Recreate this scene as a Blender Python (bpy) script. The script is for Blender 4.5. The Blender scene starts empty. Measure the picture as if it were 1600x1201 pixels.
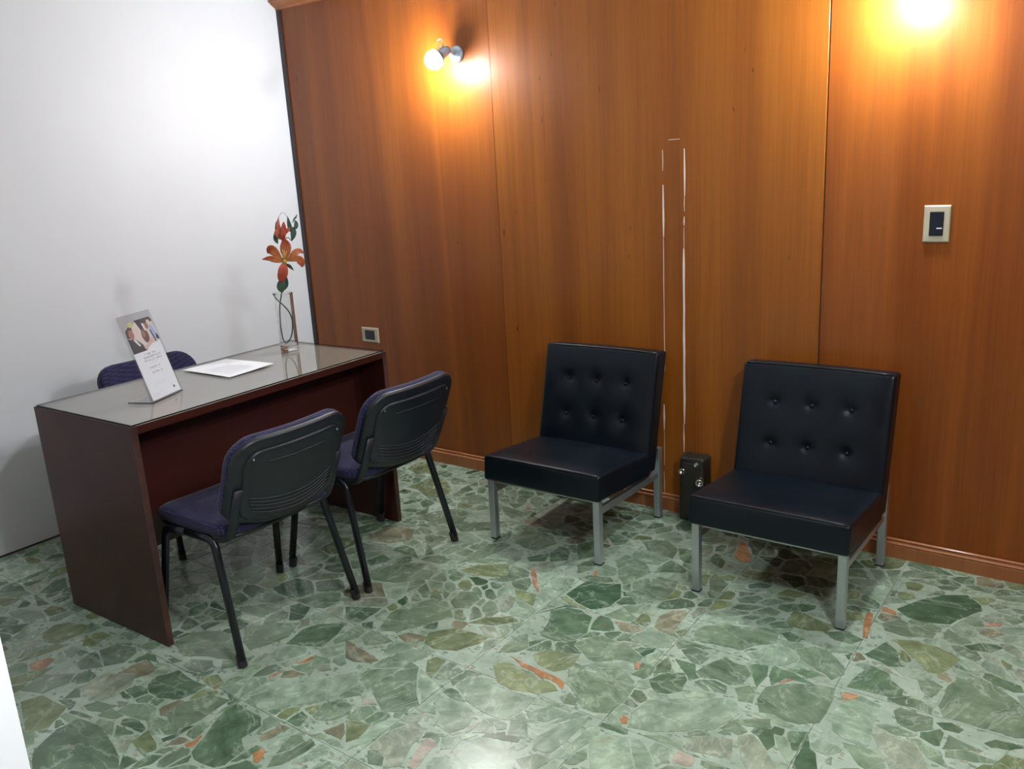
import bpy, bmesh, math, random
import numpy as np
from mathutils import Vector, Matrix

C = bpy.context.scene.collection
SC = bpy.context.scene
PI = math.pi
rng = random.Random(11)

# ------------------------------------------------------------------ camera
cam_d = bpy.data.cameras.new('camera')
cam = bpy.data.objects.new('camera', cam_d)
C.objects.link(cam)
R_ = Vector((0.80539634, 0.59017799, -0.05501516))
U_ = Vector((-0.10503642, 0.23345149, 0.96667872))
F_ = Vector((-0.58335588, 0.77278091, -0.25001116))
m4 = Matrix.Identity(4)
for i in range(3):
    m4[i][0] = R_[i]; m4[i][1] = U_[i]; m4[i][2] = -F_[i]
CAM = Vector((3.7779, -3.1514, 1.493))
m4[0][3], m4[1][3], m4[2][3] = CAM
cam.matrix_world = m4
cam_d.sensor_width = 36.0
cam_d.lens = 1322.56 / 1600 * 36.0
cam_d.clip_start = 0.02
SC.camera = cam

# ------------------------------------------------------------------ world, exposure
w = bpy.data.worlds.new('world'); SC.world = w; w.use_nodes = True
w.node_tree.nodes['Background'].inputs[0].default_value = (0.8, 0.9, 1.0, 1)
w.node_tree.nodes['Background'].inputs[1].default_value = 0.02
SC.view_settings.view_transform = 'Standard'
SC.view_settings.look = 'None'
SC.view_settings.gamma = 1.0
SC.view_settings.use_curve_mapping = False
SC.view_settings.exposure = -0.75
BULB = 1350.0          # radiance of the two wall lamp globes
SPOT = 12.0          # watts of each wall lamp's beam
PANEL = 440.0          # radiance of the ceiling light behind the photographer

# ------------------------------------------------------------------ object helpers
def obj(name, me, mat=None, parent=None, smooth=False):
    if isinstance(me, bmesh.types.BMesh):
        b = me; me = bpy.data.meshes.new(name); b.to_mesh(me); b.free()
    o = bpy.data.objects.new(name, me); C.objects.link(o)
    if mat is not None:
        for m in (mat if isinstance(mat, (list, tuple)) else [mat]):
            me.materials.append(m)
    if smooth:
        me.polygons.foreach_set('use_smooth', [True] * len(me.polygons))
    if parent is not None: o.parent = parent
    return o

def thing(name, label, cat, loc=(0, 0, 0), rz=0.0, group=None):
    o = bpy.data.objects.new(name, None); C.objects.link(o)
    o.empty_display_size = 0.05
    o.location = loc; o.rotation_euler = (0, 0, rz)
    tag(o, label, cat, group)
    return o

def tag(o, label, cat, group=None):
    o['label'] = label; o['category'] = cat
    if group: o['group'] = group
    return o

def struct(name, me, mat, parent=None, smooth=False):
    o = obj(name, me, mat, parent, smooth)
    if parent is None: o['kind'] = 'structure'
    return o

def copy_tree(o, parent=None):
    c = o.copy(); C.objects.link(c)
    if parent is not None:
        c.parent = parent; c.matrix_parent_inverse = o.matrix_parent_inverse.copy()
    for ch in list(o.children):
        copy_tree(ch, c)
    return c

def pyd(verts, faces):
    me = bpy.data.meshes.new('m'); me.from_pydata([tuple(v) for v in verts], [], faces); me.update()
    return me

def box_bm(*boxes, bevel=0.0, seg=2):
    b = bmesh.new()
    for (x0, x1, y0, y1, z0, z1) in boxes:
        r = bmesh.ops.create_cube(b, size=1.0)
        for v in r['verts']:
            v.co = Vector(((x0 + x1) / 2 + v.co.x * (x1 - x0), (y0 + y1) / 2 + v.co.y * (y1 - y0), (z0 + z1) / 2 + v.co.z * (z1 - z0)))
    if bevel > 0:
        bmesh.ops.bevel(b, geom=b.edges[:], offset=bevel, segments=seg, profile=0.5, affect='EDGES')
    return b

def tube(path, a, b=None, ref=None, n=10, closed=False, caps=True):
    """Tube along path; a / b are the half widths, b measured along ref."""
    b = a if b is None else b
    P = [Vector(p) for p in path]; V = []; F = []
    N = len(P); prev = None
    for i in range(N):
        if closed: t = (P[(i + 1) % N] - P[i - 1]).normalized()
        else: t = (P[min(i + 1, N - 1)] - P[max(i - 1, 0)]).normalized()
        if ref is not None:
            e2 = Vector(ref); e2 = (e2 - t * e2.dot(t)).normalized()
        else:
            if prev is None:
                e2 = t.orthogonal().normalized()
            else:
                e2 = (prev - t * prev.dot(t)).normalized()
            prev = e2
        e1 = e2.cross(t).normalized()
        aa = a[i] if isinstance(a, (list, tuple)) else a
        bb = b[i] if isinstance(b, (list, tuple)) else b
        for k in range(n):
            q = 2 * PI * k / n
            V.append(P[i] + e1 * (aa * math.cos(q)) + e2 * (bb * math.sin(q)))
    M = N if closed else N - 1
    for i in range(M):
        for k in range(n):
            j = (i + 1) % N; k2 = (k + 1) % n
            F.append((i * n + k, i * n + k2, j * n + k2, j * n + k))
    if caps and not closed:
        F.append(tuple(range(n - 1, -1, -1))); F.append(tuple((N - 1) * n + k for k in range(n)))
    return pyd(V, F)

def bend_path(pts, r=0.03, n=5):
    """Rounds the corners of a polyline."""
    P = [Vector(p) for p in pts]; out = [P[0]]
    for i in range(1, len(P) - 1):
        a = (P[i - 1] - P[i]); c = (P[i + 1] - P[i])
        ra = min(r, a.length * .45, c.length * .45)
        s = P[i] + a.normalized() * ra; e = P[i] + c.normalized() * ra
        for k in range(n + 1):
            t = k / n
            out.append(s * (1 - t) ** 2 + P[i] * 2 * t * (1 - t) + e * t * t)
    out.append(P[-1])
    return out

def lathe(prof, n=24, cap0=True, cap1=True):
    V = []; F = []
    for (r, z) in prof:
        for k in range(n):
            q = 2 * PI * k / n
            V.append((r * math.cos(q), r * math.sin(q), z))
    for i in range(len(prof) - 1):
        for k in range(n):
            F.append((i * n + k, i * n + (k + 1) % n, (i + 1) * n + (k + 1) % n, (i + 1) * n + k))
    if cap0: F.append(tuple(range(n - 1, -1, -1)))
    if cap1: F.append(tuple((len(prof) - 1) * n + k for k in range(n)))
    return pyd(V, F)

def xform(me, M):
    me.transform(M); me.update(); return me

def rbox(sx, sy, sz, r, n=24, fn=None):
    """Rounded box (cushion); fn(p) -> p reshapes it."""
    def axis(s):
        m = s / 2
        edge = [m - r + r * math.sin(PI / 2 * k / 5) for k in range(6)]
        core = [-(m - r) + (s - 2 * r) * k / n for k in range(n + 1)]
        return [-e for e in edge[::-1]][:-1] + core + edge[1:]
    ax = [axis(sx), axis(sy), axis(sz)]; hs = (sx / 2, sy / 2, sz / 2)
    idx = {}; V = []; F = []
    def vid(p):
        key = tuple(round(c, 6) for c in p)
        if key not in idx:
            q = Vector(p)
            c = Vector([max(-(hs[i] - r), min(hs[i] - r, q[i])) for i in range(3)])
            d = q - c
            if d.length > 1e-9: q = c + d.normalized() * r
            if fn: q = Vector(fn(q))
            idx[key] = len(V); V.append(q)
        return idx[key]
    for a in range(3):
        u, v = (a + 1) % 3, (a + 2) % 3
        for s in (-1, 1):
            A, B = ax[u], ax[v]
            for i in range(len(A) - 1):
                for j in range(len(B) - 1):
                    quad = []
                    for (ii, jj) in ((i, j), (i + 1, j), (i + 1, j + 1), (i, j + 1)):
                        p = [0, 0, 0]; p[a] = s * hs[a]; p[u] = A[ii]; p[v] = B[jj]
                        quad.append(vid(p))
                    F.append(tuple(quad if s > 0 else quad[::-1]))
    return pyd(V, F)

def rrect(wd, ht, r, n=6):
    """Rounded rectangle outline, counter-clockwise, n points a corner (r may be 4 radii)."""
    rs = r if isinstance(r, (list, tuple)) else (r,) * 4
    out = []
    for (cx, cy, q0, rr) in ((1, 1, 0, rs[0]), (-1, 1, 90, rs[1]), (-1, -1, 180, rs[2]), (1, -1, 270, rs[3])):
        for k in range(n + 1):
            q = math.radians(q0 + 90 * k / n)
            out.append((cx * (wd / 2 - rr) + rr * math.cos(q), cy * (ht / 2 - rr) + rr * math.sin(q)))
    # extra points on the straight runs so that the pad can bend
    res = []
    for i in range(len(out)):
        a, b = out[i], out[(i + 1) % len(out)]
        res.append(a)
        L = math.hypot(b[0] - a[0], b[1] - a[1])
        if L > 0.06:
            k = int(L / 0.03)
            for j in range(1, k): res.append((a[0] + (b[0] - a[0]) * j / k, a[1] + (b[1] - a[1]) * j / k))
    return res

def pad(outline, t0, t1, fn, crown=0.0, er=0.012):
    """Pad from an outline in (u, v); t0 / t1 back and front offsets; fn(u, v, t) -> point."""
    n = len(outline); rings = []
    def sc(f, inset):
        res = []
        for (u, v) in outline:
            L = math.hypot(u, v); g = max(0.0, (L - inset) / L) * f if L > 1e-6 else 0
            res.append((u * g, v * g))
        return res
    fr = (0.25, 0.5, 0.75, 0.9)
    for f in fr: rings.append((sc(f, er), t1 + crown * (1 - f * f)))
    rings.append((sc(1, er), t1))
    rings.append((sc(1, er * .3), t1 - er * .3 if t1 > t0 else t1 + er * .3))
    rings.append((sc(1, 0), t1 - er if t1 > t0 else t1 + er))
    rings.append((sc(1, 0), t0 + (er * .3 if t1 > t0 else -er * .3)))
    rings.append((sc(1, er * .4), t0))
    for f in fr[::-1]: rings.append((sc(f, er * .4), t0))
    V = []; F = []
    V.append(fn(0, 0, t1 + crown))
    for (ring, t) in rings:
        for (u, v) in ring: V.append(fn(u, v, t))
    V.append(fn(0, 0, t0))
    for k in range(n): F.append((0, 1 + k, 1 + (k + 1) % n))
    for i in range(len(rings) - 1):
        for k in range(n):
            a = 1 + i * n + k; b = 1 + i * n + (k + 1) % n
            F.append((a, a + n, b + n, b))
    e = len(V) - 1; o0 = 1 + (len(rings) - 1) * n
    for k in range(n): F.append((e, o0 + (k + 1) % n, o0 + k))
    me = pyd(V, F)
    b = bmesh.new(); b.from_mesh(me); bmesh.ops.recalc_face_normals(b, faces=b.faces[:]); b.to_mesh(me); b.free()
    return me

# ------------------------------------------------------------------ material helpers
def mat(name):
    m = bpy.data.materials.new(name); m.use_nodes = True
    nt = m.node_tree; return m, nt, nt.nodes['Principled BSDF']

def N(nt, typ, **kw):
    n = nt.nodes.new(typ)
    for k, v in kw.items():
        if k in n.inputs.keys(): n.inputs[k].default_value = v
        else: setattr(n, k, v)
    return n

def ramp(nt, fac, stops):
    r = nt.nodes.new('ShaderNodeValToRGB')
    while len(r.color_ramp.elements) < len(stops): r.color_ramp.elements.new(0.5)
    for e, (p, c) in zip(r.color_ramp.elements, stops):
        e.position = p; e.color = (*c, 1) if len(c) == 3 else c
    nt.links.new(fac, r.inputs['Fac']); return r.outputs['Color']

def mapping(nt, vec, scale, loc=None):
    mp = nt.nodes.new('ShaderNodeMapping'); mp.inputs['Scale'].default_value = scale
    nt.links.new(vec, mp.inputs['Vector'])
    if loc is not None: nt.links.new(loc, mp.inputs['Location'])
    return mp.outputs['Vector']

def noise(nt, vec, scale, detail=4, rough=0.5, dist=0.0):
    n = nt.nodes.new('ShaderNodeTexNoise'); n.inputs['Scale'].default_value = scale
    n.inputs['Detail'].default_value = detail; n.inputs['Roughness'].default_value = rough
    n.inputs['Distortion'].default_value = dist
    nt.links.new(vec, n.inputs['Vector']); return n.outputs['Fac']

def mix(nt, fac, a, b, mode='MIX'):
    m = nt.nodes.new('ShaderNodeMix'); m.data_type = 'RGBA'; m.blend_type = mode
    for s, v in ((m.inputs[0], fac), (m.inputs[6], a), (m.inputs[7], b)):
        if isinstance(v, (int, float)): s.default_value = v
        elif isinstance(v, tuple): s.default_value = (*v, 1) if len(v) == 3 else v
        else: nt.links.new(v, s)
    return m.outputs[2]

def mrange(nt, v, a, b, c=0.0, d=1.0):
    m = nt.nodes.new('ShaderNodeMapRange')
    for i, x in ((1, a), (2, b), (3, c), (4, d)): m.inputs[i].default_value = x
    nt.links.new(v, m.inputs[0]); return m.outputs[0]

def bump(nt, bs, h, strength=0.2, dist=0.002, sock='Normal'):
    b = nt.nodes.new('ShaderNodeBump'); b.inputs['Strength'].default_value = strength
    b.inputs['Distance'].default_value = dist
    nt.links.new(h, b.inputs['Height']); nt.links.new(b.outputs['Normal'], bs.inputs[sock])

def plain(name, col, rough=0.5, metal=0.0, coat=0.0, spec=0.5, bumpscale=None, bs_=0.1, var=0.12):
    m, nt, b = mat(name)
    tc = nt.nodes.new('ShaderNodeTexCoord').outputs['Object']
    f = noise(nt, tc, 9.0, 5)
    lo = tuple(c * (1 - var) for c in col); hi = tuple(min(1, c * (1 + var)) for c in col)
    nt.links.new(ramp(nt, f, [(0.3, lo), (0.7, hi)]), b.inputs['Base Color'])
    b.inputs['Roughness'].default_value = rough; b.inputs['Metallic'].default_value = metal
    b.inputs['Coat Weight'].default_value = coat; b.inputs['Coat Roughness'].default_value = 0.06
    b.inputs['Specular IOR Level'].default_value = spec
    if bumpscale:
        bump(nt, b, noise(nt, tc, bumpscale, 3), bs_, 0.001)
    return m

M = {}
# white painted plaster
m, nt, b = mat('white_paint'); tc = nt.nodes.new('ShaderNodeTexCoord').outputs['Object']
nt.links.new(ramp(nt, noise(nt, tc, 1.3, 5), [(0.3, (0.615, 0.63, 0.65)), (0.7, (0.66, 0.675, 0.695))]), b.inputs['Base Color'])
b.inputs['Roughness'].default_value = 0.55
bump(nt, b, noise(nt, tc, 140, 3), 0.08, 0.001)
M['white'] = m

# varnished veneer: vertical grain
def wood(name, dark, mid, light, rough=0.45, coat=0.26, coat_r=0.10, vertical=True, scale=1.0):
    m, nt, b = mat(name)
    geo = nt.nodes.new('ShaderNodeNewGeometry').outputs['Position'] if vertical else nt.nodes.new('ShaderNodeTexCoord').outputs['Object']
    oi = nt.nodes.new('ShaderNodeObjectInfo')
    off = nt.nodes.new('ShaderNodeVectorMath'); off.operation = 'SCALE'
    cmb = nt.nodes.new('ShaderNodeCombineXYZ'); nt.links.new(oi.outputs['Random'], cmb.inputs[0]); nt.links.new(oi.outputs['Random'], cmb.inputs[2])
    nt.links.new(cmb.outputs[0], off.inputs[0]); off.inputs['Scale'].default_value = 37.0
    ad = nt.nodes.new('ShaderNodeVectorMath'); nt.links.new(geo, ad.inputs[0]); nt.links.new(off.outputs[0], ad.inputs[1])
    v = ad.outputs[0]
    s1 = (7 * scale, 7 * scale, .35) if vertical else (9 * scale, .5, 9 * scale)
    s2 = (120 * scale, 120 * scale, 2.6) if vertical else (120 * scale, 2.6, 120 * scale)
    s3 = (2.2, 2.2, .9) if vertical else (3, 1, 3)
    a = noise(nt, mapping(nt, v, s1), 1.0, 6, .55, .6)
    f = noise(nt, mapping(nt, v, s2), 1.0, 3, .6)
    g = noise(nt, mapping(nt, v, s3), 1.0, 4, .5)
    c = ramp(nt, a, [(0.28, dark), (0.5, mid), (0.74, light)])
    c = mix(nt, mrange(nt, f, 0.35, 0.75, 0.0, 0.35), c, tuple(x * .55 for x in dark))
    c = mix(nt, mrange(nt, g, 0.3, 0.75, 0.0, 0.35), c, tuple(x * .8 for x in light))
    # dark pores and small knots
    k = noise(nt, mapping(nt, v, (42, 42, 11) if vertical else (42, 11, 42)), 1.0, 2, .5)
    c = mix(nt, mrange(nt, k, 0.735, 0.79, 0.0, 0.75), c, tuple(x * .18 for x in dark))
    c = mix(nt, 1.0, c, oi.outputs['Color'], 'MULTIPLY')
    nt.links.new(c, b.inputs['Base Color'])
    b.inputs['Roughness'].default_value = rough
    b.inputs['Coat Weight'].default_value = coat; b.inputs['Coat Roughness'].default_value = coat_r
    b.inputs['Specular IOR Level'].default_value = 0.3
    bump(nt, b, f, 0.04, 0.0006)
    return m
M['panel'] = wood('varnished_veneer', (0.155, 0.038, 0.0035), (0.236, 0.068, 0.0056), (0.32, 0.106, 0.0100))
M['trimwood'] = wood('moulding_wood', (0.26, 0.085, 0.026), (0.34, 0.12, 0.04), (0.40, 0.155, 0.055), vertical=True, rough=.42, coat=.15)
M['corner'] = plain('dark_corner_strip', (0.022, 0.012, 0.016), 0.5)
M['desk'] = wood('mahogany_laminate', (0.026, 0.0055, 0.004), (0.042, 0.0085, 0.0055), (0.062, 0.013, 0.008), rough=.38, coat=.18, coat_r=.16, vertical=False, scale=.5)
M['desktop'] = plain('desk_top_laminate', (0.31, 0.265, 0.22), 0.45, var=.06)
M['edge'] = plain('worn_edge_band', (0.060, 0.024, 0.019), 0.5, var=.5)

# clear glass as a thin pane / solid
def pane(name, tint=(1, 1, 1), ior=1.45, rough=0.0):
    m, nt, b = mat(name); out = nt.nodes['Material Output']
    fr = nt.nodes.new('ShaderNodeFresnel')
    # the same reflectance whether a ray enters or leaves the sheet
    bf = nt.nodes.new('ShaderNodeNewGeometry').outputs['Backfacing']
    nt.links.new(mrange(nt, bf, 0.0, 1.0, ior, 1.0 / ior), fr.inputs[0])
    tr = nt.nodes.new('ShaderNodeBsdfTransparent'); tr.inputs[0].default_value = (*tint, 1)
    gl = nt.nodes.new('ShaderNodeBsdfGlossy'); gl.inputs['Roughness'].default_value = rough
    mx = nt.nodes.new('ShaderNodeMixShader')
    nt.links.new(fr.outputs[0], mx.inputs[0]); nt.links.new(tr.outputs[0], mx.inputs[1]); nt.links.new(gl.outputs[0], mx.inputs[2])
    nt.links.new(mx.outputs[0], out.inputs['Surface'])
    return m
M['pane'] = pane('glass_sheet_face', (0.96, 0.98, 0.97), 1.5, 0.01)
M['pane_edge'] = plain('glass_sheet_edge', (0.012, 0.02, 0.017), 0.2)
M['acrylic'] = pane('clear_acrylic', (0.95, 0.96, 0.97), 1.42, 0.02)
m, nt, b = mat('vase_glass'); b.inputs['Transmission Weight'].default_value = 1.0; b.inputs['Roughness'].default_value = 0.0
b.inputs['IOR'].default_value = 1.45; b.inputs['Base Color'].default_value = (0.98, 0.99, 0.985, 1); M['glass'] = m

# leatherette
m, nt, b = mat('black_leatherette'); tc = nt.nodes.new('ShaderNodeTexCoord').outputs['Object']
f = noise(nt, tc, 7, 5, .6)
nt.links.new(ramp(nt, f, [(0.3, (0.0014, 0.0038, 0.0072)), (0.7, (0.0026, 0.0066, 0.0112))]), b.inputs['Base Color'])
nt.links.new(mrange(nt, f, 0.3, 0.7, 0.30, 0.40), b.inputs['Roughness']); b.inputs['Specular IOR Level'].default_value = 0.3
vo = nt.nodes.new('ShaderNodeTexVoronoi'); vo.inputs['Scale'].default_value = 420; nt.links.new(tc, vo.inputs['Vector'])
bump(nt, b, vo.outputs['Distance'], 0.12, 0.0006)
M['leather'] = m
M['piping'] = plain('leatherette_piping', (0.006, 0.008, 0.011), 0.35)
M['chrome'] = plain('satin_steel', (0.50, 0.53, 0.56), 0.33, metal=0.85, var=.08)
M['bright'] = plain('bright_chrome', (0.72, 0.75, 0.78), 0.15, metal=1.0, var=.05)
M['bmetal'] = plain('black_enamel', (0.006, 0.008, 0.013), 0.25, var=.2)
M['bplastic'] = plain('black_plastic', (0.006, 0.009, 0.014), 0.42, bumpscale=600, bs_=.15, var=.2)
M['rubber'] = plain('dark_rubber', (0.012, 0.012, 0.013), 0.6)
M['undercover'] = plain('dark_under_cover', (0.006, 0.006, 0.007), 0.9)

# navy weave with pale flecks
m, nt, b = mat('navy_weave'); tc = nt.nodes.new('ShaderNodeTexCoord').outputs['Object']
vo = nt.nodes.new('ShaderNodeTexVoronoi'); vo.inputs['Scale'].default_value = 135; vo.inputs['Randomness'].default_value = 0.12
nt.links.new(tc, vo.inputs['Vector'])
c = ramp(nt, noise(nt, tc, 30, 4), [(0.3, (0.0065, 0.006, 0.036)), (0.7, (0.011, 0.010, 0.053))])
c = mix(nt, mrange(nt, vo.outputs['Distance'], 0.16, 0.30, 0.45, 0.0), c, (0.22, 0.22, 0.40))
nt.links.new(c, b.inputs['Base Color']); b.inputs['Roughness'].default_value = 0.9
b.inputs['Sheen Weight'].default_value = 0.10; b.inputs['Sheen Roughness'].default_value = 0.4
bump(nt, b, vo.outputs['Distance'], 0.3, 0.001)
M['fabric'] = m

M['beige'] = plain('beige_plate_plastic', (0.42, 0.37, 0.27), 0.35, var=.05)
M['darkmod'] = plain('dark_switch_module', (0.010, 0.013, 0.022), 0.25, var=.1)
M['mark'] = plain('white_mark', (0.7, 0.75, 0.8), 0.5)
M['filler'] = plain('white_wall_filler', (0.78, 0.66, 0.58), 0.8, var=.1)
M['paper'] = plain('white_paper', (0.86, 0.87, 0.88), 0.7, var=.01)
M['ink'] = plain('grey_ink', (0.12, 0.13, 0.15), 0.7)
M['faint'] = plain('faint_ink', (0.68, 0.70, 0.73), 0.7)
M['valve'] = plain('dark_bronze_housing', (0.018, 0.014, 0.010), 0.5, var=.35)
M['ceramic'] = plain('lamp_body_enamel', (0.30, 0.36, 0.42), 0.25, metal=.6)

# printed picture and petals take their colour from a colour attribute
def attr_mat(name, rough=.6, var=None):
    m, nt, b = mat(name)
    a = nt.nodes.new('ShaderNodeAttribute'); a.attribute_name = 'tint'
    c = a.outputs['Color']
    if var:
        tc = nt.nodes.new('ShaderNodeTexCoord').outputs['Object']
        f = noise(nt, tc, var, 3)
        c = mix(nt, 1.0, c, ramp(nt, f, [(0.3, (0.75, 0.72, 0.7)), (0.7, (1.15, 1.15, 1.15))]), 'MULTIPLY')
    nt.links.new(c, b.inputs['Base Color']); b.inputs['Roughness'].default_value = rough
    return m
M['print'] = attr_mat('printed_picture', .5)
M['petal'] = attr_mat('cloth_petal', .6, 60.0)

# lamps
def emit(name, col, s):
    m, nt, b = mat(name); b.inputs['Base Color'].default_value = (0.8, 0.8, 0.8, 1)
    b.inputs['Emission Color'].default_value = (*col, 1); b.inputs['Emission Strength'].default_value = s
    return m
M['bulb'] = emit('lit_globe', (0.95, 0.975, 1.0), BULB)
M['lens'] = emit('added_spot_lens', (0.95, 0.98, 1.0), 20.0)  # glowing face of the two added ceiling fill spots
M['diffuser'] = emit('lit_diffuser', (0.87, 0.95, 1.0), PANEL)

# floor: pale green cement matrix and polished onyx stones
m, nt, b = mat('terrazzo_matrix'); geo = nt.nodes.new('ShaderNodeNewGeometry').outputs['Position']
c = ramp(nt, noise(nt, geo, 7, 7, .65, .6), [(0.25, (0.225, 0.305, 0.220)), (0.5, (0.315, 0.400, 0.310)), (0.72, (0.42, 0.51, 0.415))])
st = noise(nt, mapping(nt, geo, (26, 9, 1)), 1.0, 6, .65, 1.5)
c = mix(nt, mrange(nt, st, 0.56, 0.70, 0.0, 0.65), c, (0.145, 0.225, 0.14))
st2 = noise(nt, mapping(nt, geo, (9, 30, 1)), 1.0, 6, .6, 1.8)
c = mix(nt, mrange(nt, st2, 0.60, 0.68, 0.0, 0.6), c, (0.56, 0.65, 0.54))
vo = nt.nodes.new('ShaderNodeTexVoronoi'); vo.inputs['Scale'].default_value = 55; vo.distance = 'CHEBYCHEV'
wv = nt.nodes.new('ShaderNodeVectorMath'); nt.links.new(geo, wv.inputs[0])
nz = nt.nodes.new('ShaderNodeTexNoise'); nz.inputs['Scale'].default_value = 60; nt.links.new(geo, nz.inputs['Vector'])
sc_ = nt.nodes.new('ShaderNodeVectorMath'); sc_.operation = 'SCALE'; sc_.inputs['Scale'].default_value = .018; nt.links.new(nz.outputs['Color'], sc_.inputs[0])
nt.links.new(sc_.outputs[0], wv.inputs[1]); nt.links.new(mapping(nt, wv.outputs[0], (1, 1.9, 1)), vo.inputs['Vector'])
sel = nt.nodes.new('ShaderNodeSeparateColor'); nt.links.new(vo.outputs['Color'], sel.inputs[0])
chip = nt.nodes.new('ShaderNodeMath'); chip.operation = 'MULTIPLY'
nt.links.new(mrange(nt, sel.outputs[0], 0.80, 0.83), chip.inputs[0]); nt.links.new(mrange(nt, vo.outputs['Distance'], 0.46, 0.38, 0.0, 0.8), chip.inputs[1])
c = mix(nt, chip.outputs[0], c, ramp(nt, sel.outputs[1], [(0.2, (0.10, 0.16, 0.105)), (0.7, (0.18, 0.26, 0.18)), (0.93, (0.30, 0.24, 0.15))]))
nt.links.new(c, b.inputs['Base Color']); b.inputs['Roughness'].default_value = 0.27; M['matrix'] = m
M['grout'] = plain('tile_joint', (0.20, 0.26, 0.20), 0.5, var=.5)

m, nt, b = mat('onyx_stone')
geo = nt.nodes.new('ShaderNodeNewGeometry').outputs['Position']
at = nt.nodes.new('ShaderNodeAttribute'); at.attribute_name = 'tint'
sd = nt.nodes.new('ShaderNodeAttribute'); sd.attribute_name = 'seed'
ad = nt.nodes.new('ShaderNodeVectorMath'); nt.links.new(geo, ad.inputs[0]); nt.links.new(sd.outputs['Vector'], ad.inputs[1])
# each stone turns its own veining
rot = nt.nodes.new('ShaderNodeVectorRotate'); rot.rotation_type = 'Z_AXIS'
sp = nt.nodes.new('ShaderNodeSeparateXYZ'); nt.links.new(sd.outputs['Vector'], sp.inputs[0])
nt.links.new(sp.outputs[0], rot.inputs['Angle']); nt.links.new(ad.outputs[0], rot.inputs['Vector'])
vv = rot.outputs[0]
band = noise(nt, mapping(nt, vv, (4, 22, 1)), 1.0, 5, .6, 1.2)
cl = noise(nt, vv, 16, 6, .62, .5)
c = mix(nt, 1.0, at.outputs['Color'], ramp(nt, cl, [(0.25, (0.50, 0.56, 0.48)), (0.48, (0.95, 0.97, 0.95)), (0.75, (1.5, 1.44, 1.40))]), 'MULTIPLY')
c = mix(nt, 1.0, c, ramp(nt, band, [(0.3, (0.78, 0.8, 0.76)), (0.5, (1, 1, 1)), (0.7, (1.18, 1.17, 1.15))]), 'MULTIPLY')
# thin pale veins
vn = nt.nodes.new('ShaderNodeMath'); vn.operation = 'SUBTRACT'; vn.inputs[1].default_value = 0.5
nt.links.new(noise(nt, mapping(nt, vv, (5, 9, 1)), 1.0, 5, .55, .8), vn.inputs[0])
va = nt.nodes.new('ShaderNodeMath'); va.operation = 'ABSOLUTE'; nt.links.new(vn.outputs[0], va.inputs[0])
c = mix(nt, mrange(nt, va.outputs[0], 0.0, 0.022, 0.38, 0.0), c, (0.42, 0.50, 0.41))
# rusty patches in a few places
ru = noise(nt, vv, 9, 4, .55)
c = mix(nt, mrange(nt, ru, 0.70, 0.76, 0.0, 0.6), c, (0.30, 0.125, 0.045))
nt.links.new(c, b.inputs['Base Color'])
b.inputs['Roughness'].default_value = 0.2
nt.links.new(mrange(nt, cl, 0.3, 0.7, 0.19, 0.30), b.inputs['Roughness'])
M['stone'] = m

def set_attr(me, name, typ, vals):
    a = me.attributes.new(name, typ, 'POINT')
    if typ == 'FLOAT_COLOR': a.data.foreach_set('color', np.array(vals, dtype=np.float32).ravel())
    else: a.data.foreach_set('vector', np.array(vals, dtype=np.float32).ravel())

# ------------------------------------------------------------------ the room
RX, RY, RZ = 5.4, -4.6, 2.40
struct('ceiling', box_bm((-.1, RX + .1, RY - .1, .1, RZ, RZ + .1)), M['white'])
struct('wall_left', box_bm((-.12, 0, RY - .1, .1, 0, RZ)), M['white'])
struct('wall_right', box_bm((RX, RX + .12, RY - .1, .1, 0, RZ)), M['panel'])
struct('wall_front', box_bm((0, RX, RY - .12, RY, 0, RZ)), M['panel'])
struct('wall_near', box_bm((0, 2.428, -2.85, -2.70, 0, RZ), bevel=.004), M['white'])
wb = struct('wall_back', box_bm((0, RX, .012, .12, 0, RZ)), M['white'])
for (x0, x1, face, col) in ((.004, 1.3775, 0.0, (0.92, 0.80, 0.70)), (1.3815, 2.8400, -.004, (1.12, 1.09, .95)), (2.8440, 4.30, 0.0, (0.96, 0.80, 0.72)), (4.303, RX, 0.0, (1, .95, .95))):
    p = obj('panel', box_bm((x0, x1, face, .012, 0.0, 2.372), bevel=.0012, seg=1), M['panel'], wb)
    p.color = (*col, 1)
# white lines left in the panel where a cable duct was filled
def strip(x, z0, z1, wd, bow=0.0):
    n = max(2, int((z1 - z0) / .06)); V = []; F = []
    for i in range(n + 1):
        z = z0 + (z1 - z0) * i / n
        xx = x + bow * (i / n) + rng.uniform(-.0006, .0006)
        ww = wd * (0.8 + .3 * rng.random()) * (0.5 if i in (0, n) else 1)
        V += [(xx - ww / 2, -.0040, z), (xx + ww / 2, -.0040, z), (xx - ww / 2, -.0048, z), (xx + ww / 2, -.0048, z)]
    for i in range(n):
        a = i * 4; b = a + 4
        F += [(a + 2, a + 3, b + 3, b + 2), (a, a + 2, b + 2, b), (a + 3, a + 1, b + 1, b + 3)]
    F += [(0, 1, 3, 2), (n * 4, n * 4 + 2, n * 4 + 3, n * 4 + 1)]
    obj('filler_strip', pyd(V, F), M['filler'], wb)
for (x, z0, z1, wd) in ((2.211, 1.44, 1.52, .0028), (2.212, 1.18, 1.385, .0075), (2.211, .62, 1.18, .0026), (2.206, .36, .475, .0075), (2.206, .20, .355, .0024), (2.204, .07, .17, .002),
                        (2.304, 1.34, 1.52, .0075), (2.303, 1.28, 1.34, .0028), (2.302, 1.225, 1.26, .0065), (2.301, 1.13, 1.22, .0022), (2.300, .40, 1.135, .009), (2.297, .276, .40, .005)):
    strip(x, z0, z1, wd)
obj('filler_strip', box_bm((2.236, 2.284, -.0046, -.004, 1.5555, 1.5575)), M['filler'], wb)
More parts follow.
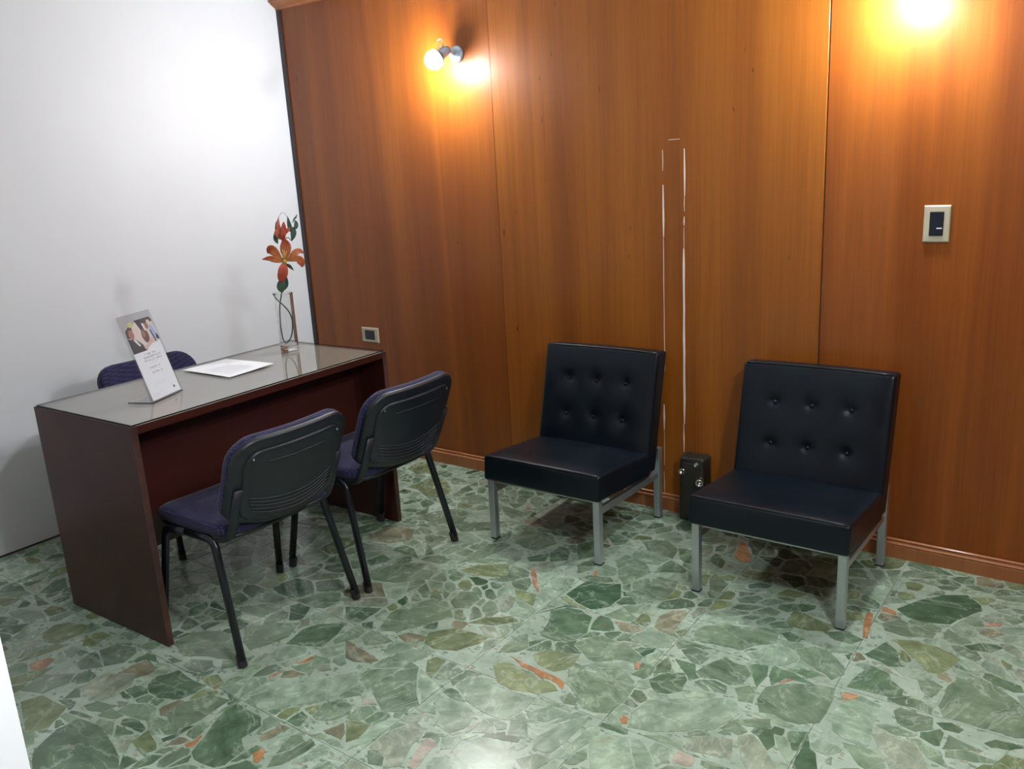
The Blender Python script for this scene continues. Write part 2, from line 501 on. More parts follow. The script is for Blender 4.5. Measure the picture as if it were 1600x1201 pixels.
struct('trim_1', box_bm((0.0, .027, -.009, .0, 0, 2.345), bevel=.001, seg=1), M['corner'])
struct('trim_3', box_bm((0, .003, RY, -.01, 0, .007)), M['corner'])
def extrude_x(prof, x0, x1):
    n = len(prof); V = [(x0, y, z) for (y, z) in prof] + [(x1, y, z) for (y, z) in prof]
    F = [(i, (i + 1) % n, (i + 1) % n + n, i + n) for i in range(n)]
    F += [tuple(range(n - 1, -1, -1)), tuple(range(n, 2 * n))]
    me = pyd(V, F); b = bmesh.new(); b.from_mesh(me); bmesh.ops.recalc_face_normals(b, faces=b.faces[:]); b.to_mesh(me); b.free()
    return me
struct('baseboard_back', extrude_x([(-.004, 0), (-.019, 0), (-.019, .046), (-.0175, .049), (-.0195, .053), (-.0195, .056), (-.016, .059), (-.0115, .061), (-.0115, .0645), (-.0135, .068), (-.0135, .071), (-.010, .0735), (-.004, .0735)], 0.028, RX), M['trimwood'])
struct('trim_2', extrude_x([(-.0, 2.342), (-.010, 2.345), (-.014, 2.352), (-.022, 2.357), (-.036, 2.366), (-.046, 2.374), (-.052, 2.378), (-.054, 2.386), (-.0, 2.386)], 0.0, RX), M['trimwood'])

# ------------------------------------------------------------------ floor of tiles set with broken onyx
floor = struct('floor', box_bm((0, RX, RY, 0, -.06, -.0045)), M['grout'])
TS = .485; GX0, GY0 = 2.715, -1.898
tile_me = box_bm((.0009, TS - .0009, .0009, TS - .0009, -.0045, -.0009))
me = bpy.data.meshes.new('tile'); tile_me.to_mesh(me); tile_me.free(); me.materials.append(M['matrix'])
ix0 = math.floor((0 - GX0) / TS); ix1 = math.ceil((RX - GX0) / TS); iy0 = math.floor((RY - GY0) / TS); iy1 = math.ceil((0 - GY0) / TS)
for i in range(ix0, ix1):
    for j in range(iy0, iy1):
        x0, y0 = GX0 + i * TS, GY0 + j * TS
        cx0, cx1, cy0, cy1 = max(x0, 0), min(x0 + TS, RX), max(y0, RY), min(y0 + TS, 0)
        if cx1 - cx0 < .01 or cy1 - cy0 < .01: continue
        o = bpy.data.objects.new('tile', me); C.objects.link(o); o.parent = floor
        o.location = (cx0, cy0, 0); o.scale = ((cx1 - cx0) / TS, (cy1 - cy0) / TS, 1)

STONES = '''n3060,-1156,3099,-1146,3133,-1157,3169,-1152,3211,-1119,3212,-996,3203,-941,3097,-979,3035,-1036,3035,-1106 p3248,-1128,3280,-1149,3337,-1156,3344,-1140,3334,-1066,3332,-999,3329,-957,3273,-941,3244,-987,3228,-1046 d3279,-910,3341,-904,3368,-883,3365,-852,3324,-819,3310,-788,3259,-774,3238,-842,3227,-918 n3458,-877,3479,-925,3515,-919,3580,-920,3649,-917,3674,-901,3663,-793,3630,-744,3561,-693,3520,-679,3481,-713,3461,-774 D3285,-433,3334,-447,3408,-415,3445,-337,3480,-273,3470,-240,3422,-188,3355,-228,3303,-292,3246,-398 l3356,-678,3403,-726,3436,-711,3455,-659,3473,-606,3402,-574,3334,-570,3277,-593 d3248,-732,3301,-753,3343,-729,3329,-726,3304,-656,3265,-618,3227,-724 n3245,-554,3292,-561,3347,-539,3380,-531,3383,-495,3326,-482,3270,-460,3226,-517 n3383,-1010,3428,-1024,3465,-992,3457,-939,3427,-940,3375,-937,3363,-962 d3489,-977,3524,-972,3532,-950,3502,-936,3468,-957 w3367,-1141,3410,-1205,3486,-1157,3465,-1110,3433,-1072,3393,-1074,3342,-1093 n3512,-1088,3574,-1071,3634,-1041,3592,-1037,3550,-1034,3507,-1061 d3486,-540,3538,-524,3564,-481,3545,-471,3501,-487,3465,-525 o3230,-977,3249,-979,3261,-967,3264,-942,3232,-943,3223,-963 o3176,-535,3197,-630,3211,-633,3199,-545,3187,-465,3169,-469 r3504,-373,3543,-346,3545,-327,3492,-358 p3430,-455,3465,-469,3489,-437,3473,-394,3435,-368,3411,-431 l3245,-243,3277,-239,3289,-189,3253,-174,3229,-195 l3226,-310,3252,-329,3283,-297,3265,-260,3224,-276 n3516,-245,3551,-211,3529,-198,3488,-223 n3547,-301,3573,-322,3598,-283,3577,-271,3538,-269 n3405,-827,3436,-850,3445,-821,3453,-779,3424,-763,3387,-781 n3387,-1066,3429,-1049,3438,-1034,3404,-1030,3366,-1029,3336,-1048 n3387,-912,3415,-921,3450,-926,3449,-900,3415,-877,3379,-885 d3601,-990,3641,-977,3669,-951,3645,-944,3607,-951,3584,-981 n2784,-914,2852,-900,2907,-890,2934,-842,2984,-793,2970,-745,2928,-730,2853,-765,2809,-772,2754,-815,2738,-864,2757,-911 n2807,-1035,2831,-1029,2842,-961,2772,-949,2747,-987 n2857,-1089,2903,-1073,2944,-1080,2973,-1058,2976,-1000,2950,-965,2916,-969,2880,-956,2857,-996,2834,-1070 d2919,-1131,2952,-1130,2940,-1091,2898,-1081,2860,-1104 n2993,-1139,3029,-1128,3016,-1071,2993,-1054,2963,-1089 p2847,-1387,2909,-1348,2945,-1312,2985,-1294,3006,-1240,3017,-1190,2992,-1147,2959,-1145,2896,-1184,2847,-1218,2782,-1262,2762,-1341,2786,-1405 n3035,-1235,3077,-1223,3112,-1204,3096,-1170,3058,-1193,3024,-1221 w3057,-1309,3088,-1359,3122,-1398,3182,-1360,3172,-1342,3109,-1277,3081,-1254,3050,-1281 p3157,-1278,3195,-1316,3198,-1284,3155,-1221,3127,-1225 n3021,-1295,3031,-1279,3009,-1276,2999,-1299 d3009,-768,3041,-759,3044,-729,2995,-715,2976,-736 n3074,-847,3128,-874,3182,-906,3205,-864,3200,-830,3142,-770,3088,-758,3043,-803 p2986,-935,3037,-912,3068,-868,3026,-805,2967,-836,2922,-904 p3264,-1236,3290,-1207,3290,-1169,3228,-1188,3220,-1232 r3068,-1000,3088,-965,3079,-961,3057,-995 l2983,-678,3041,-678,3092,-657,3113,-610,2996,-578,2963,-577,2963,-660 d3122,-686,3177,-686,3202,-643,3142,-622,3084,-661 w2973,-1400,3019,-1390,3068,-1372,3043,-1302,2988,-1319,2950,-1350,2945,-1399 n3273,-1267,3286,-1265,3279,-1236,3268,-1252 d2380,-1147,2431,-1126,2443,-1051,2407,-960,2352,-939,2301,-947,2261,-993,2299,-1066,2321,-1144 n2526,-1180,2552,-1182,2614,-1126,2657,-1126,2665,-1086,2617,-1061,2557,-1051,2494,-1040,2468,-1075,2439,-1131 n2574,-1344,2632,-1393,2672,-1398,2714,-1378,2719,-1331,2718,-1255,2702,-1209,2632,-1168,2569,-1210,2536,-1252,2530,-1322 D2310,-900,2376,-916,2422,-867,2427,-798,2376,-707,2305,-742,2258,-740,2246,-870 n2329,-643,2387,-706,2406,-659,2428,-573,2375,-514,2279,-489,2265,-550 n2498,-800,2554,-756,2560,-663,2546,-590,2468,-587,2458,-694,2425,-754 d2779,-1226,2809,-1215,2840,-1180,2830,-1122,2808,-1094,2756,-1126,2735,-1180 n2477,-929,2534,-916,2541,-891,2466,-850,2436,-922 p2738,-1529,2785,-1600,2880,-1540,2841,-1490,2808,-1445,2759,-1456,2727,-1483 p2884,-1537,2918,-1516,2912,-1495,2880,-1465,2839,-1433,2816,-1440 o2372,-1322,2417,-1325,2453,-1341,2476,-1331,2511,-1338,2542,-1355,2529,-1323,2483,-1310,2419,-1306,2365,-1304,2315,-1294 l2360,-1427,2417,-1433,2498,-1406,2535,-1367,2513,-1349,2484,-1342,2455,-1352,2421,-1339,2374,-1338,2316,-1325,2294,-1365 l2410,-1286,2471,-1292,2497,-1263,2502,-1230,2492,-1173,2443,-1194,2385,-1202,2365,-1251 n2582,-1409,2612,-1398,2605,-1371,2570,-1354,2554,-1388 o2766,-1400,2778,-1392,2766,-1368,2752,-1366,2749,-1385 p2543,-1521,2586,-1501,2622,-1436,2558,-1438,2516,-1502 p2647,-1612,2666,-1600,2677,-1508,2678,-1430,2652,-1439,2622,-1500,2597,-1571,2616,-1612 p2699,-1611,2715,-1582,2732,-1513,2730,-1443,2693,-1449,2695,-1509,2675,-1607 p2530,-1610,2579,-1582,2544,-1535,2497,-1550 p2588,-1649,2601,-1612,2575,-1605,2563,-1626 n2641,-1691,2671,-1672,2681,-1622,2638,-1624,2604,-1671 p2643,-1027,2714,-993,2700,-945,2605,-914,2575,-1001 b2655,-924,2682,-908,2672,-802,2672,-749,2620,-780,2597,-837,2613,-909 b2790,-901,2742,-792,2733,-838,2753,-904 d2589,-923,2593,-891,2558,-917 n2686,-1152,2678,-1182,2720,-1182,2727,-1152,2721,-1113,2672,-1109 r2673,-1156,2682,-1150,2672,-1109,2665,-1117,2664,-1139 p2317,-1252,2318,-1204,2261,-1130,2259,-1171,2289,-1259 n2102,-1682,2155,-1711,2208,-1685,2231,-1634,2149,-1556,2100,-1493,2058,-1482,2061,-1542,2048,-1585,2046,-1645 p2158,-1559,2229,-1623,2229,-1540,2180,-1521,2108,-1496 w2300,-1844,2339,-1876,2363,-1854,2349,-1813,2331,-1771,2331,-1738,2319,-1711,2276,-1695,2258,-1727,2237,-1783,2241,-1845 n2284,-1892,2324,-1879,2303,-1852,2268,-1841,2246,-1855 k2405,-1841,2403,-1817,2392,-1773,2382,-1733,2344,-1730,2357,-1788,2379,-1844 p2410,-1748,2432,-1728,2410,-1688,2380,-1707 p2430,-1825,2488,-1788,2440,-1755,2416,-1783,2419,-1813 p2497,-1794,2624,-1714,2609,-1680,2577,-1662,2535,-1630,2467,-1652,2436,-1692,2452,-1735 p2495,-1621,2467,-1590,2429,-1585,2440,-1649 p2587,-1644,2599,-1610,2579,-1602,2567,-1636 p2343,-1549,2417,-1563,2485,-1557,2503,-1480,2500,-1428,2469,-1432,2352,-1448,2339,-1423,2268,-1442,2260,-1505 p2308,-1631,2328,-1677,2384,-1684,2415,-1637,2393,-1578,2343,-1560,2285,-1561,2260,-1600 n2223,-1461,2233,-1437,2206,-1428,2195,-1452 n1897,-1371,1924,-1332,1949,-1275,1996,-1205,1910,-1133,1848,-1146,1797,-1223,1786,-1297,1830,-1409 b1964,-1408,2010,-1371,2001,-1347,1930,-1359,1910,-1391 l2025,-1381,2075,-1389,2142,-1358,2178,-1288,2180,-1239,2047,-1258,1991,-1322 l2149,-1176,2206,-1111,2169,-1091,2091,-1148,2065,-1206 b1860,-1576,1901,-1578,1952,-1555,1964,-1530,1832,-1507,1779,-1500 l2171,-1865,2187,-1834,2173,-1773,2137,-1781,2099,-1798 n2312,-1264,2328,-1226,2280,-1159,2252,-1205,2262,-1294 n1387,-1853,1460,-1809,1558,-1777,1542,-1750,1422,-1684,1352,-1690,1287,-1745,1276,-1823 n1553,-1714,1574,-1663,1597,-1589,1558,-1508,1489,-1549,1410,-1629,1489,-1694 d1672,-1604,1743,-1571,1728,-1490,1703,-1422,1625,-1479,1601,-1535,1624,-1623 D1546,-1489,1507,-1417,1449,-1417,1434,-1449,1509,-1516 d1479,-2027,1528,-2029,1586,-2001,1606,-1957,1601,-1910,1536,-1916,1449,-1908,1435,-1943,1418,-1962,1437,-2008 n1480,-1888,1529,-1876,1526,-1833,1494,-1816,1427,-1848,1432,-1882 n1396,-1894,1413,-1870,1370,-1873,1358,-1890 l1594,-1906,1643,-1909,1635,-1872,1579,-1855,1546,-1892 n1663,-2077,1716,-2080,1731,-2049,1732,-1981,1729,-1917,1656,-1934,1614,-2000,1620,-2059 d1810,-2057,1839,-2121,1871,-2134,1945,-2125,1962,-2102,1955,-2035,1908,-2010,1910,-1945,1878,-1920,1762,-1916,1763,-1970 b1797,-1743,1824,-1705,1772,-1710,1751,-1732,1764,-1759 o1768,-1668,1775,-1631,1760,-1627,1748,-1680 o2032,-2048,2013,-2011,1993,-2004,1989,-2033,2017,-2054 p1833,-1896,1888,-1869,1969,-1781,2007,-1660,1949,-1611,1881,-1704,1804,-1785,1766,-1874 n2027,-1842,2068,-1817,2086,-1769,2064,-1737,2015,-1736,1984,-1778,2002,-1836 n2044,-1998,2060,-1969,2068,-1923,2043,-1911,2019,-1926,2029,-1968 p2115,-2005,2138,-1978,2164,-1923,2154,-1909,2117,-1959,2106,-1998 w1854,-1669,1873,-1648,1823,-1607,1823,-1670 o1811,-2115,1824,-2107,1804,-2065,1797,-2062,1800,-2091,1791,-2111 n1337,-1563,1406,-1556,1418,-1492,1404,-1443,1359,-1458,1271,-1557 d1526,-2397,1728,-2269,1674,-2238,1601,-2218,1503,-2200,1415,-2214,1410,-2276,1448,-2356 n1213,-2026,1248,-1981,1229,-1923,1194,-1908,1116,-1931,1106,-1986 n1163,-2079,1212,-2031,1096,-1992,1112,-2064 l1731,-2202,1744,-2169,1719,-2152,1644,-2130,1652,-2186 l883,-2059,937,-2039,943,-1959,906,-1916,821,-1946,795,-1982,824,-2044 l1059,-1984,1046,-1910,997,-1914,965,-1959,1022,-2000 n1553,-2123,1607,-2107,1589,-2063,1535,-2058,1480,-2092,1477,-2133 n1404,-2178,1449,-2160,1457,-2116,1385,-2136,1365,-2173 r1018,-2167,1053,-2146,1031,-2096,999,-2098,981,-2156 b1366,-2009,1387,-1975,1375,-1938,1304,-1925,1287,-1969,1290,-2023 w1313,-2146,1390,-2128,1396,-2043,1344,-1990,1256,-2044,1263,-2125 d558,-1968,542,-1948,489,-1949,537,-1996 d594,-1947,614,-1913,535,-1907,482,-1908 d529,-1872,557,-1817,443,-1770,436,-1807,485,-1890 l1347,-2333,1380,-2286,1328,-2206,1200,-2215,1176,-2270 d1313,-2156,1258,-2128,1253,-2142,1275,-2189 n1708,-2116,1729,-2094,1696,-2066,1650,-2063,1651,-2107 d1081,-2037,1078,-2009,1038,-2015,1047,-2034 n785,-2106,773,-2049,706,-2036,764,-2131 n1191,-2211,1206,-2139,1168,-2098,1084,-2160,1105,-2243 l924,-213,958,-144,860,-44,798,-76,817,-175 l1064,-366,1191,-425,1240,-381,1225,-298,1142,-228,1013,-177,1015,-256,1000,-362 d1301,-303,1314,-241,1254,-206,1253,-264,1261,-297 n1187,-233,1238,-196,1199,-158,1124,-158,1142,-209 n1415,-635,1507,-553,1469,-462,1395,-453,1337,-502,1297,-622 b1375,-880,1433,-818,1382,-730,1314,-722,1243,-792,1256,-904 d1193,-881,1223,-834,1219,-729,1169,-741,1138,-836 n1557,-1149,1648,-1119,1734,-1035,1715,-961,1648,-938,1527,-1007,1484,-1119 n1961,-1154,2004,-1129,2000,-1058,1944,-1026,1903,-1050,1920,-1127 l1828,-920,1911,-908,1975,-871,1928,-783,1832,-847,1793,-916 n1846,-824,1898,-768,1810,-794,1773,-853 n1593,-377,1678,-426,1713,-359,1635,-338,1543,-321 n1481,-430,1524,-382,1470,-361,1436,-430 n1428,-384,1468,-310,1377,-271,1294,-370 n1558,-845,1572,-782,1555,-721,1473,-709,1465,-757 p1561,-910,1573,-877,1503,-807,1478,-835 n1661,-853,1678,-777,1685,-704,1665,-729,1625,-779,1623,-848 n1566,-642,1668,-569,1670,-462,1555,-542,1507,-614 l1856,-1088,1812,-1087,1818,-1122 d1984,-725,2034,-696,2008,-629,1954,-702 d2053,-686,2106,-642,2064,-556,2012,-556,2013,-627 n1895,-637,1952,-633,1989,-541,1931,-484,1795,-467,1811,-597 d1946,-476,2007,-456,1959,-423,1872,-456 d2142,-621,2184,-557,2105,-446,2068,-511 r2038,-799,2094,-865,2164,-919,2065,-796,2030,-765 n2197,-719,2237,-645,2187,-582,2162,-662 n2335,-415,2448,-432,2430,-347,2366,-298,2261,-343 d2638,-413,2630,-354,2572,-308,2568,-376 o2256,-698,2272,-695,2252,-662,2239,-670 n2671,-599,2707,-589,2708,-519,2634,-466,2634,-515 n2571,-563,2607,-578,2552,-463,2540,-496'''
PAL = {'n': (0.160, 0.222, 0.150), 'd': (0.100, 0.158, 0.098), 'D': (0.055, 0.104, 0.060), 'p': (0.235, 0.315, 0.232), 'w': (0.245, 0.285, 0.215),
       'l': (0.165, 0.205, 0.108), 'b': (0.190, 0.188, 0.125), 'o': (0.37, 0.185, 0.085), 'r': (0.31, 0.175, 0.115), 'k': (0.33, 0.29, 0.24)}
drop = {67, 63, 71}
traced = []
for i, s in enumerate(STONES.split()):
    k = s[0]; v = [int(q) / 1000 for q in s[1:].split(',')]
    if i in drop: continue
    P = [(v[2 * q], v[2 * q + 1]) for q in range(len(v) // 2)]
    traced.append((k, P))
seg = np.array([(*P[q], *P[(q + 1) % len(P)]) for (k, P) in traced for q in range(len(P))])
def inside(pt, P):
    c = False; x, y = pt
    for q in range(len(P)):
        (ax, ay), (bx, by) = P[q - 1], P[q]
        if (ay > y) != (by > y) and x < (bx - ax) * (y - ay) / (by - ay) + ax: c = not c
    return c
bbs = [(min(p[0] for p in P), max(p[0] for p in P), min(p[1] for p in P), max(p[1] for p in P)) for (_, P) in traced]
def in_traced(x, y):
    for (bb, (_, P)) in zip(bbs, traced):
        if bb[0] <= x <= bb[1] and bb[2] <= y <= bb[3] and inside((x, y), P): return True
    return False
polys = []     # (outline, colour, top)
for (k, P) in traced:
    Q = []
    cx = sum(p[0] for p in P) / len(P); cy = sum(p[1] for p in P) / len(P)
    for q in range(len(P)):
        a, b_ = P[q], P[(q + 1) % len(P)]
        L = math.hypot(b_[0] - a[0], b_[1] - a[1])
        Q.append(a)
        if L > .03:
            j = min(.004, L * .05)
            Q.append(((a[0] + b_[0]) / 2 + rng.uniform(-j, j), (a[1] + b_[1]) / 2 + rng.uniform(-j, j)))
    Q = [(min(max(x, .002), RX), min(y, -.004)) for (x, y) in Q]
    base = PAL[k]; g = rng.uniform(.88, 1.12)
    polys.append((Q, tuple(c * g for c in base), .0002 if k in 'or' else 0.0))
ANG = 16
for i in range(ix0, ix1):
    for j in range(iy0, iy1):
        x0, y0 = max(GX0 + i * TS, 0), max(GY0 + j * TS, -3.5); x1, y1 = min(GX0 + (i + 1) * TS, 5.2), min(GY0 + (j + 1) * TS, 0)
        if x1 - x0 < .03 or y1 - y0 < .03: continue
        th = rng.uniform(0, PI); st = rng.uniform(1.0, 2.1); ct, sn = math.cos(th), math.sin(th)
        A = np.array([[ct, sn], [-sn * st, ct * st]])
        cnt = int(rng.choice((26, 34, 44, 56)) * (x1 - x0) * (y1 - y0) / TS ** 2) + 1
        S = []
        for t in range(cnt * 4):
            if len(S) >= cnt: break
            p = (rng.uniform(x0, x1), rng.uniform(y0, y1))
            if all(math.hypot(p[0] - q[0], p[1] - q[1]) > .022 for q in S): S.append(p)
        Sa = np.array(S); Sq = Sa @ A.T; W = np.array([rng.uniform(0, .03) ** 2 * 2.2 for _ in S])
        near = seg[(np.minimum(seg[:, 0], seg[:, 2]) < x1 + .1) & (np.maximum(seg[:, 0], seg[:, 2]) > x0 - .1) & (np.minimum(seg[:, 1], seg[:, 3]) < y1 + .1) & (np.maximum(seg[:, 1], seg[:, 3]) > y0 - .1)]
        for a in range(len(S)):
            if in_traced(*S[a]): continue
            ph = rng.uniform(0, 1); out = []; gap = rng.uniform(.0035, .008)
            D = np.delete(Sq, a, 0) - Sq[a]; dw = W[a] - np.delete(W, a); D2 = (D ** 2).sum(1)
            for q in range(ANG):
                an = 2 * PI * (q + ph + rng.uniform(-.25, .25)) / ANG
                d = np.array([math.cos(an), math.sin(an)]); dq = A @ d
                dot = D @ dq; ok = dot > 1e-6
                r = float(np.min((D2[ok] + dw[ok]) / (2 * dot[ok]))) if ok.any() else 1
                if d[0] > 1e-6: r = min(r, (x1 - S[a][0]) / d[0])
                if d[0] < -1e-6: r = min(r, (x0 - S[a][0]) / d[0])
                if d[1] > 1e-6: r = min(r, (y1 - S[a][1]) / d[1])
                if d[1] < -1e-6: r = min(r, (y0 - S[a][1]) / d[1])
                if len(near):
                    ex = near[:, 2] - near[:, 0]; ey = near[:, 3] - near[:, 1]
                    den = d[0] * ey - d[1] * ex; den = np.where(abs(den) < 1e-9, 1e-9, den)
                    px_ = near[:, 0] - S[a][0]; py_ = near[:, 1] - S[a][1]
                    tt = (px_ * ey - py_ * ex) / den; uu = (px_ * d[1] - py_ * d[0]) / den
                    hit = tt[(uu >= 0) & (uu <= 1) & (tt > 0)]
                    if len(hit): r = min(r, float(hit.min()))
                r = min(r, .22) - gap * rng.uniform(.8, 1.25)
                out.append((S[a][0] + d[0] * max(r, .002), S[a][1] + d[1] * max(r, .002), r))
            if np.mean([o[2] for o in out]) < .007 or min(o[2] for o in out) < -.004: continue
            k = rng.choices('ndDplbworwk', (38, 26, 4, 30, 8, 3, 5, .5, .6, 2, 1))[0]
            g = rng.uniform(.8, 1.2)
            polys.append(([(o[0], o[1]) for o in out], tuple(c * g for c in PAL[k]), 0.0))
def area(P): return abs(sum(P[q - 1][0] * P[q][1] - P[q][0] * P[q - 1][1] for q in range(len(P)))) / 2
def visible(P):
    c = Vector((sum(p[0] for p in P) / len(P), sum(p[1] for p in P) / len(P), 0)) - CAM
    z = c.dot(F_)
    if z < .2: return 0
    x = 1322.5 * c.dot(R_) / z; y = 1322.5 * c.dot(U_) / z
    if abs(x) > 830 or abs(y) > 620: return 0
    return area(P) / z ** 3
order = sorted(range(len(polys)), key=lambda q: -visible(polys[q][0]))
def stone_geo(P, lift, V, F):
    n = len(P); o = len(V)
    V += [(x, y, lift) for (x, y) in P] + [(x, y, -.0016) for (x, y) in P]
    a = sum(P[q - 1][0] * P[q][1] - P[q][0] * P[q - 1][1] for q in range(n))
    top = list(range(o, o + n))
    F.append(tuple(top if a > 0 else top[::-1]))
    for q in range(n):
        q2 = (q + 1) % n
        f = (o + q, o + n + q, o + n + q2, o + q2)
        F.append(f if a > 0 else f[::-1])
SV, SF, ST, SS = [], [], [], []
for r, q in enumerate(order):
    P, col, lift = polys[q]; lift += (q % 40) * 2e-6
    sdv = (rng.uniform(0, 60), rng.uniform(0, 60), rng.uniform(0, 5))
    if r < 300:
        V, F = [], []; stone_geo(P, lift, V, F); sm = pyd(V, F)
        set_attr(sm, 'tint', 'FLOAT_COLOR', [(*col, 1)] * len(V)); set_attr(sm, 'seed', 'FLOAT_VECTOR', [sdv] * len(V))
        obj('stone', sm, M['stone'], floor)
    else:
        k0 = len(SV); stone_geo(P, lift, SV, SF)
        ST += [(*col, 1)] * (len(SV) - k0); SS += [sdv] * (len(SV) - k0)
sm = pyd(SV, SF); set_attr(sm, 'tint', 'FLOAT_COLOR', ST); set_attr(sm, 'seed', 'FLOAT_VECTOR', SS)
o = obj('stone_fragments', sm, M['stone'], floor); o['kind'] = 'stuff'

# ------------------------------------------------------------------ desk
DL, DW, DH, PT = 1.168, .594, .767, .022
desk = thing('desk', 'dark mahogany office desk with full panel ends beside the white wall', 'desk', (0.6645, -.698, 0), .031)
for (v0, v1) in ((-DL, -DL + PT), (-PT, 0)):
    sp_ = obj('side_panel', box_bm((0, DW - .002, v0, v1, 0, DH - .002), bevel=.0012, seg=1), M['desk'], desk)
    obj('edge_band', box_bm((DW - .002, DW, v0, v1, 0, DH - .002)), M['edge'], sp_)
    obj('edge_band', box_bm((0, DW, v0, v1, DH - .002, DH)), M['edge'], sp_)
tp = obj('desk_top', box_bm((0, DW - .002, -DL + PT, -PT, DH - .026, DH), bevel=.001, seg=1), [M['desktop']], desk)
obj('edge_band', box_bm((DW - .002, DW, -DL + PT, -PT, DH - .026, DH)), M['desk'], tp)
obj('modesty_panel', box_bm((DW - .165, DW - .147, -DL + PT, -PT, .29, DH - .026), bevel=.001, seg=1), M['desk'], desk)
obj('rear_rail', box_bm((.03, .05, -DL + PT, -PT, DH - .11, DH - .026), bevel=.001, seg=1), M['desk'], desk)
# loose sheet of glass on the desk top
g = box_bm((.006, DW - .006, -DL + .008, -.008, DH + .0006, DH + .0056))
gm = bpy.data.meshes.new('glass_sheet'); g.to_mesh(gm); g.free()
for p in gm.polygons: p.material_index = 0 if abs(p.normal.z) > .5 else 1
gl = obj('glass_sheet', gm, [M['pane'], M['pane_edge']]); gl.location = (0.6645, -.698, 0); gl.rotation_euler = (0, 0, .031)
tag(gl, 'sheet of clear glass with a dark edge covering the desk top', 'glass')
ZT = DH + .0058

# ------------------------------------------------------------------ stacking chairs with navy seats
def make_chair(label, group):
    t = thing('visitor_chair', label, 'chair', group=group)
    # side frames: front leg and rear leg of oval tube meet under the seat
    for s in (-1, 1):
        y0, y1 = s * .25, s * .222
        front = bend_path([(.213, y0, .022), (.150, y1, .392), (.03, y1, .402)], .035)
        rear = bend_path([(-.213, y0, .022), (-.115, y1, .405), (.03, y1, .402)], .035)
        for pth, f0 in ((front, (.213, y0)), (rear, (-.213, y0))):
            lg = obj('leg', tube(pth, .0152, .0118, ref=(0, 1, 0), n=12), M['bmetal'], t, True)
            d = (Vector(pth[1]) - Vector(pth[0])).normalized()
            b0 = Vector((f0[0], f0[1], 0)) ; q = [b0 + Vector((0, 0, .0)), b0 + d * .04]
            q[0].z = 0.0012
            obj('foot_cap', tube([q[0] , q[1]], .0172, .0138, ref=(0, 1, 0), n=12), M['rubber'], lg, False)
    for x in (.10, -.07):
        obj('cross_bar', tube([(x, -.222, .400), (x, .222, .400)], .010, n=10), M['bmetal'], t, True)
    # seat
    def seat_fn(u, v, tt):
        f = max(0, (u - .10) / .11)
        return Vector((u + .015, v, .425 + tt - .022 * f * f + .05 * (v ** 2) * 2 - .012 * (1 - (u / .21) ** 2)))
    so = rrect(.425, .455, .075)
    obj('seat', pad(so, -.004, .038, seat_fn, .008, .018), M['fabric'], t, True)
    obj('seat_shell', pad(rrect(.415, .445, .075), -.018, -.004, seat_fn, 0, .006), M['bplastic'], t, True)
    # back: leaning, hollowed
    ca, sa = math.cos(math.radians(15.5)), math.sin(math.radians(15.5))
    def back_fn(u, v, tt):            # u across, v up from the middle, tt forwards
        xf = tt + (.035 - .12 * v) * (u / .231) ** 2
        z = .606 + v * ca + xf * sa
        x = -.268 - v * sa + xf * ca
        return Vector((x, u, z))
    bo = [(u, v - .03 * max(0, 1 - (u / .215) ** 2) * min(1, max(0, -v / .146)) ** 2) for (u, v) in rrect(.462, .292, (.085, .085, .05, .05))]
    obj('backrest', pad(bo, .002, .034, back_fn, .006, .016), M['fabric'], t, True)
    sh = obj('back_shell', pad(bo, .004, -.016, back_fn, 0, .010), M['bplastic'], t, True)
    obj('raised_panel', pad([(u, v - .03 * max(0, 1 - (u / .19) ** 2) * min(1, max(0, -v / .12)) ** 2) for (u, v) in rrect(.388, .240, (.06, .06, .03, .03))], -.012, -.024, lambda u, v, tt: back_fn(u, v - .012, tt), 0, .007), M['bplastic'], sh, True)
    for k in range(5):
        v0 = -.082 - .0135 * k; wd = .172 - .004 * k
        obj('rib', tube([back_fn(wd * q / 8, v0 + .026 * (abs(q) / 8) ** 2, -.0245) for q in range(-8, 9)], .0028, n=6), M['bplastic'], sh, True)
    obj('rib', tube([back_fn(.115 * q / 8, .062, -.0245) for q in range(-8, 9)], .0025, n=6), M['bplastic'], sh, True)
    for s in (-1, 1):
        P = bend_path([back_fn(s * .198, -.02, -.018), back_fn(s * .198, -.17, -.010), (-.165, s * .198, .405), (-.10, s * .205, .400)], .03)
        obj('back_post', tube(P, .009, .021, ref=(0, 1, 0), n=12), M['bplastic'], t, True)
        obj('screw', xform(lathe([(.0042, 0), (.0042, .002), (.002, .003)], 10), Matrix.Translation(back_fn(s * .168, .085, -.0245)) @ Matrix.Rotation(math.radians(-90), 4, 'Y')), M['bright'], sh)
    return t
ch = make_chair('black-backed visitor chair nearest the camera, in front of the desk', 'visitor chairs in front of the desk')
ch.location = (1.397, -1.538, 0); ch.rotation_euler = (0, 0, PI + .012)
c2 = copy_tree(ch); c2['label'] = 'black-backed visitor chair in front of the desk, nearer the wooden wall'
c2.location = (1.394, -.977, 0); c2.rotation_euler = (0, 0, PI + .008)
c3 = copy_tree(ch); c3.name = 'desk_chair'; del c3['group']; c3['label'] = 'navy upholstered chair behind the desk by the white wall'
c3.location = (.515, -1.175, 0); c3.rotation_euler = (0, 0, .0)

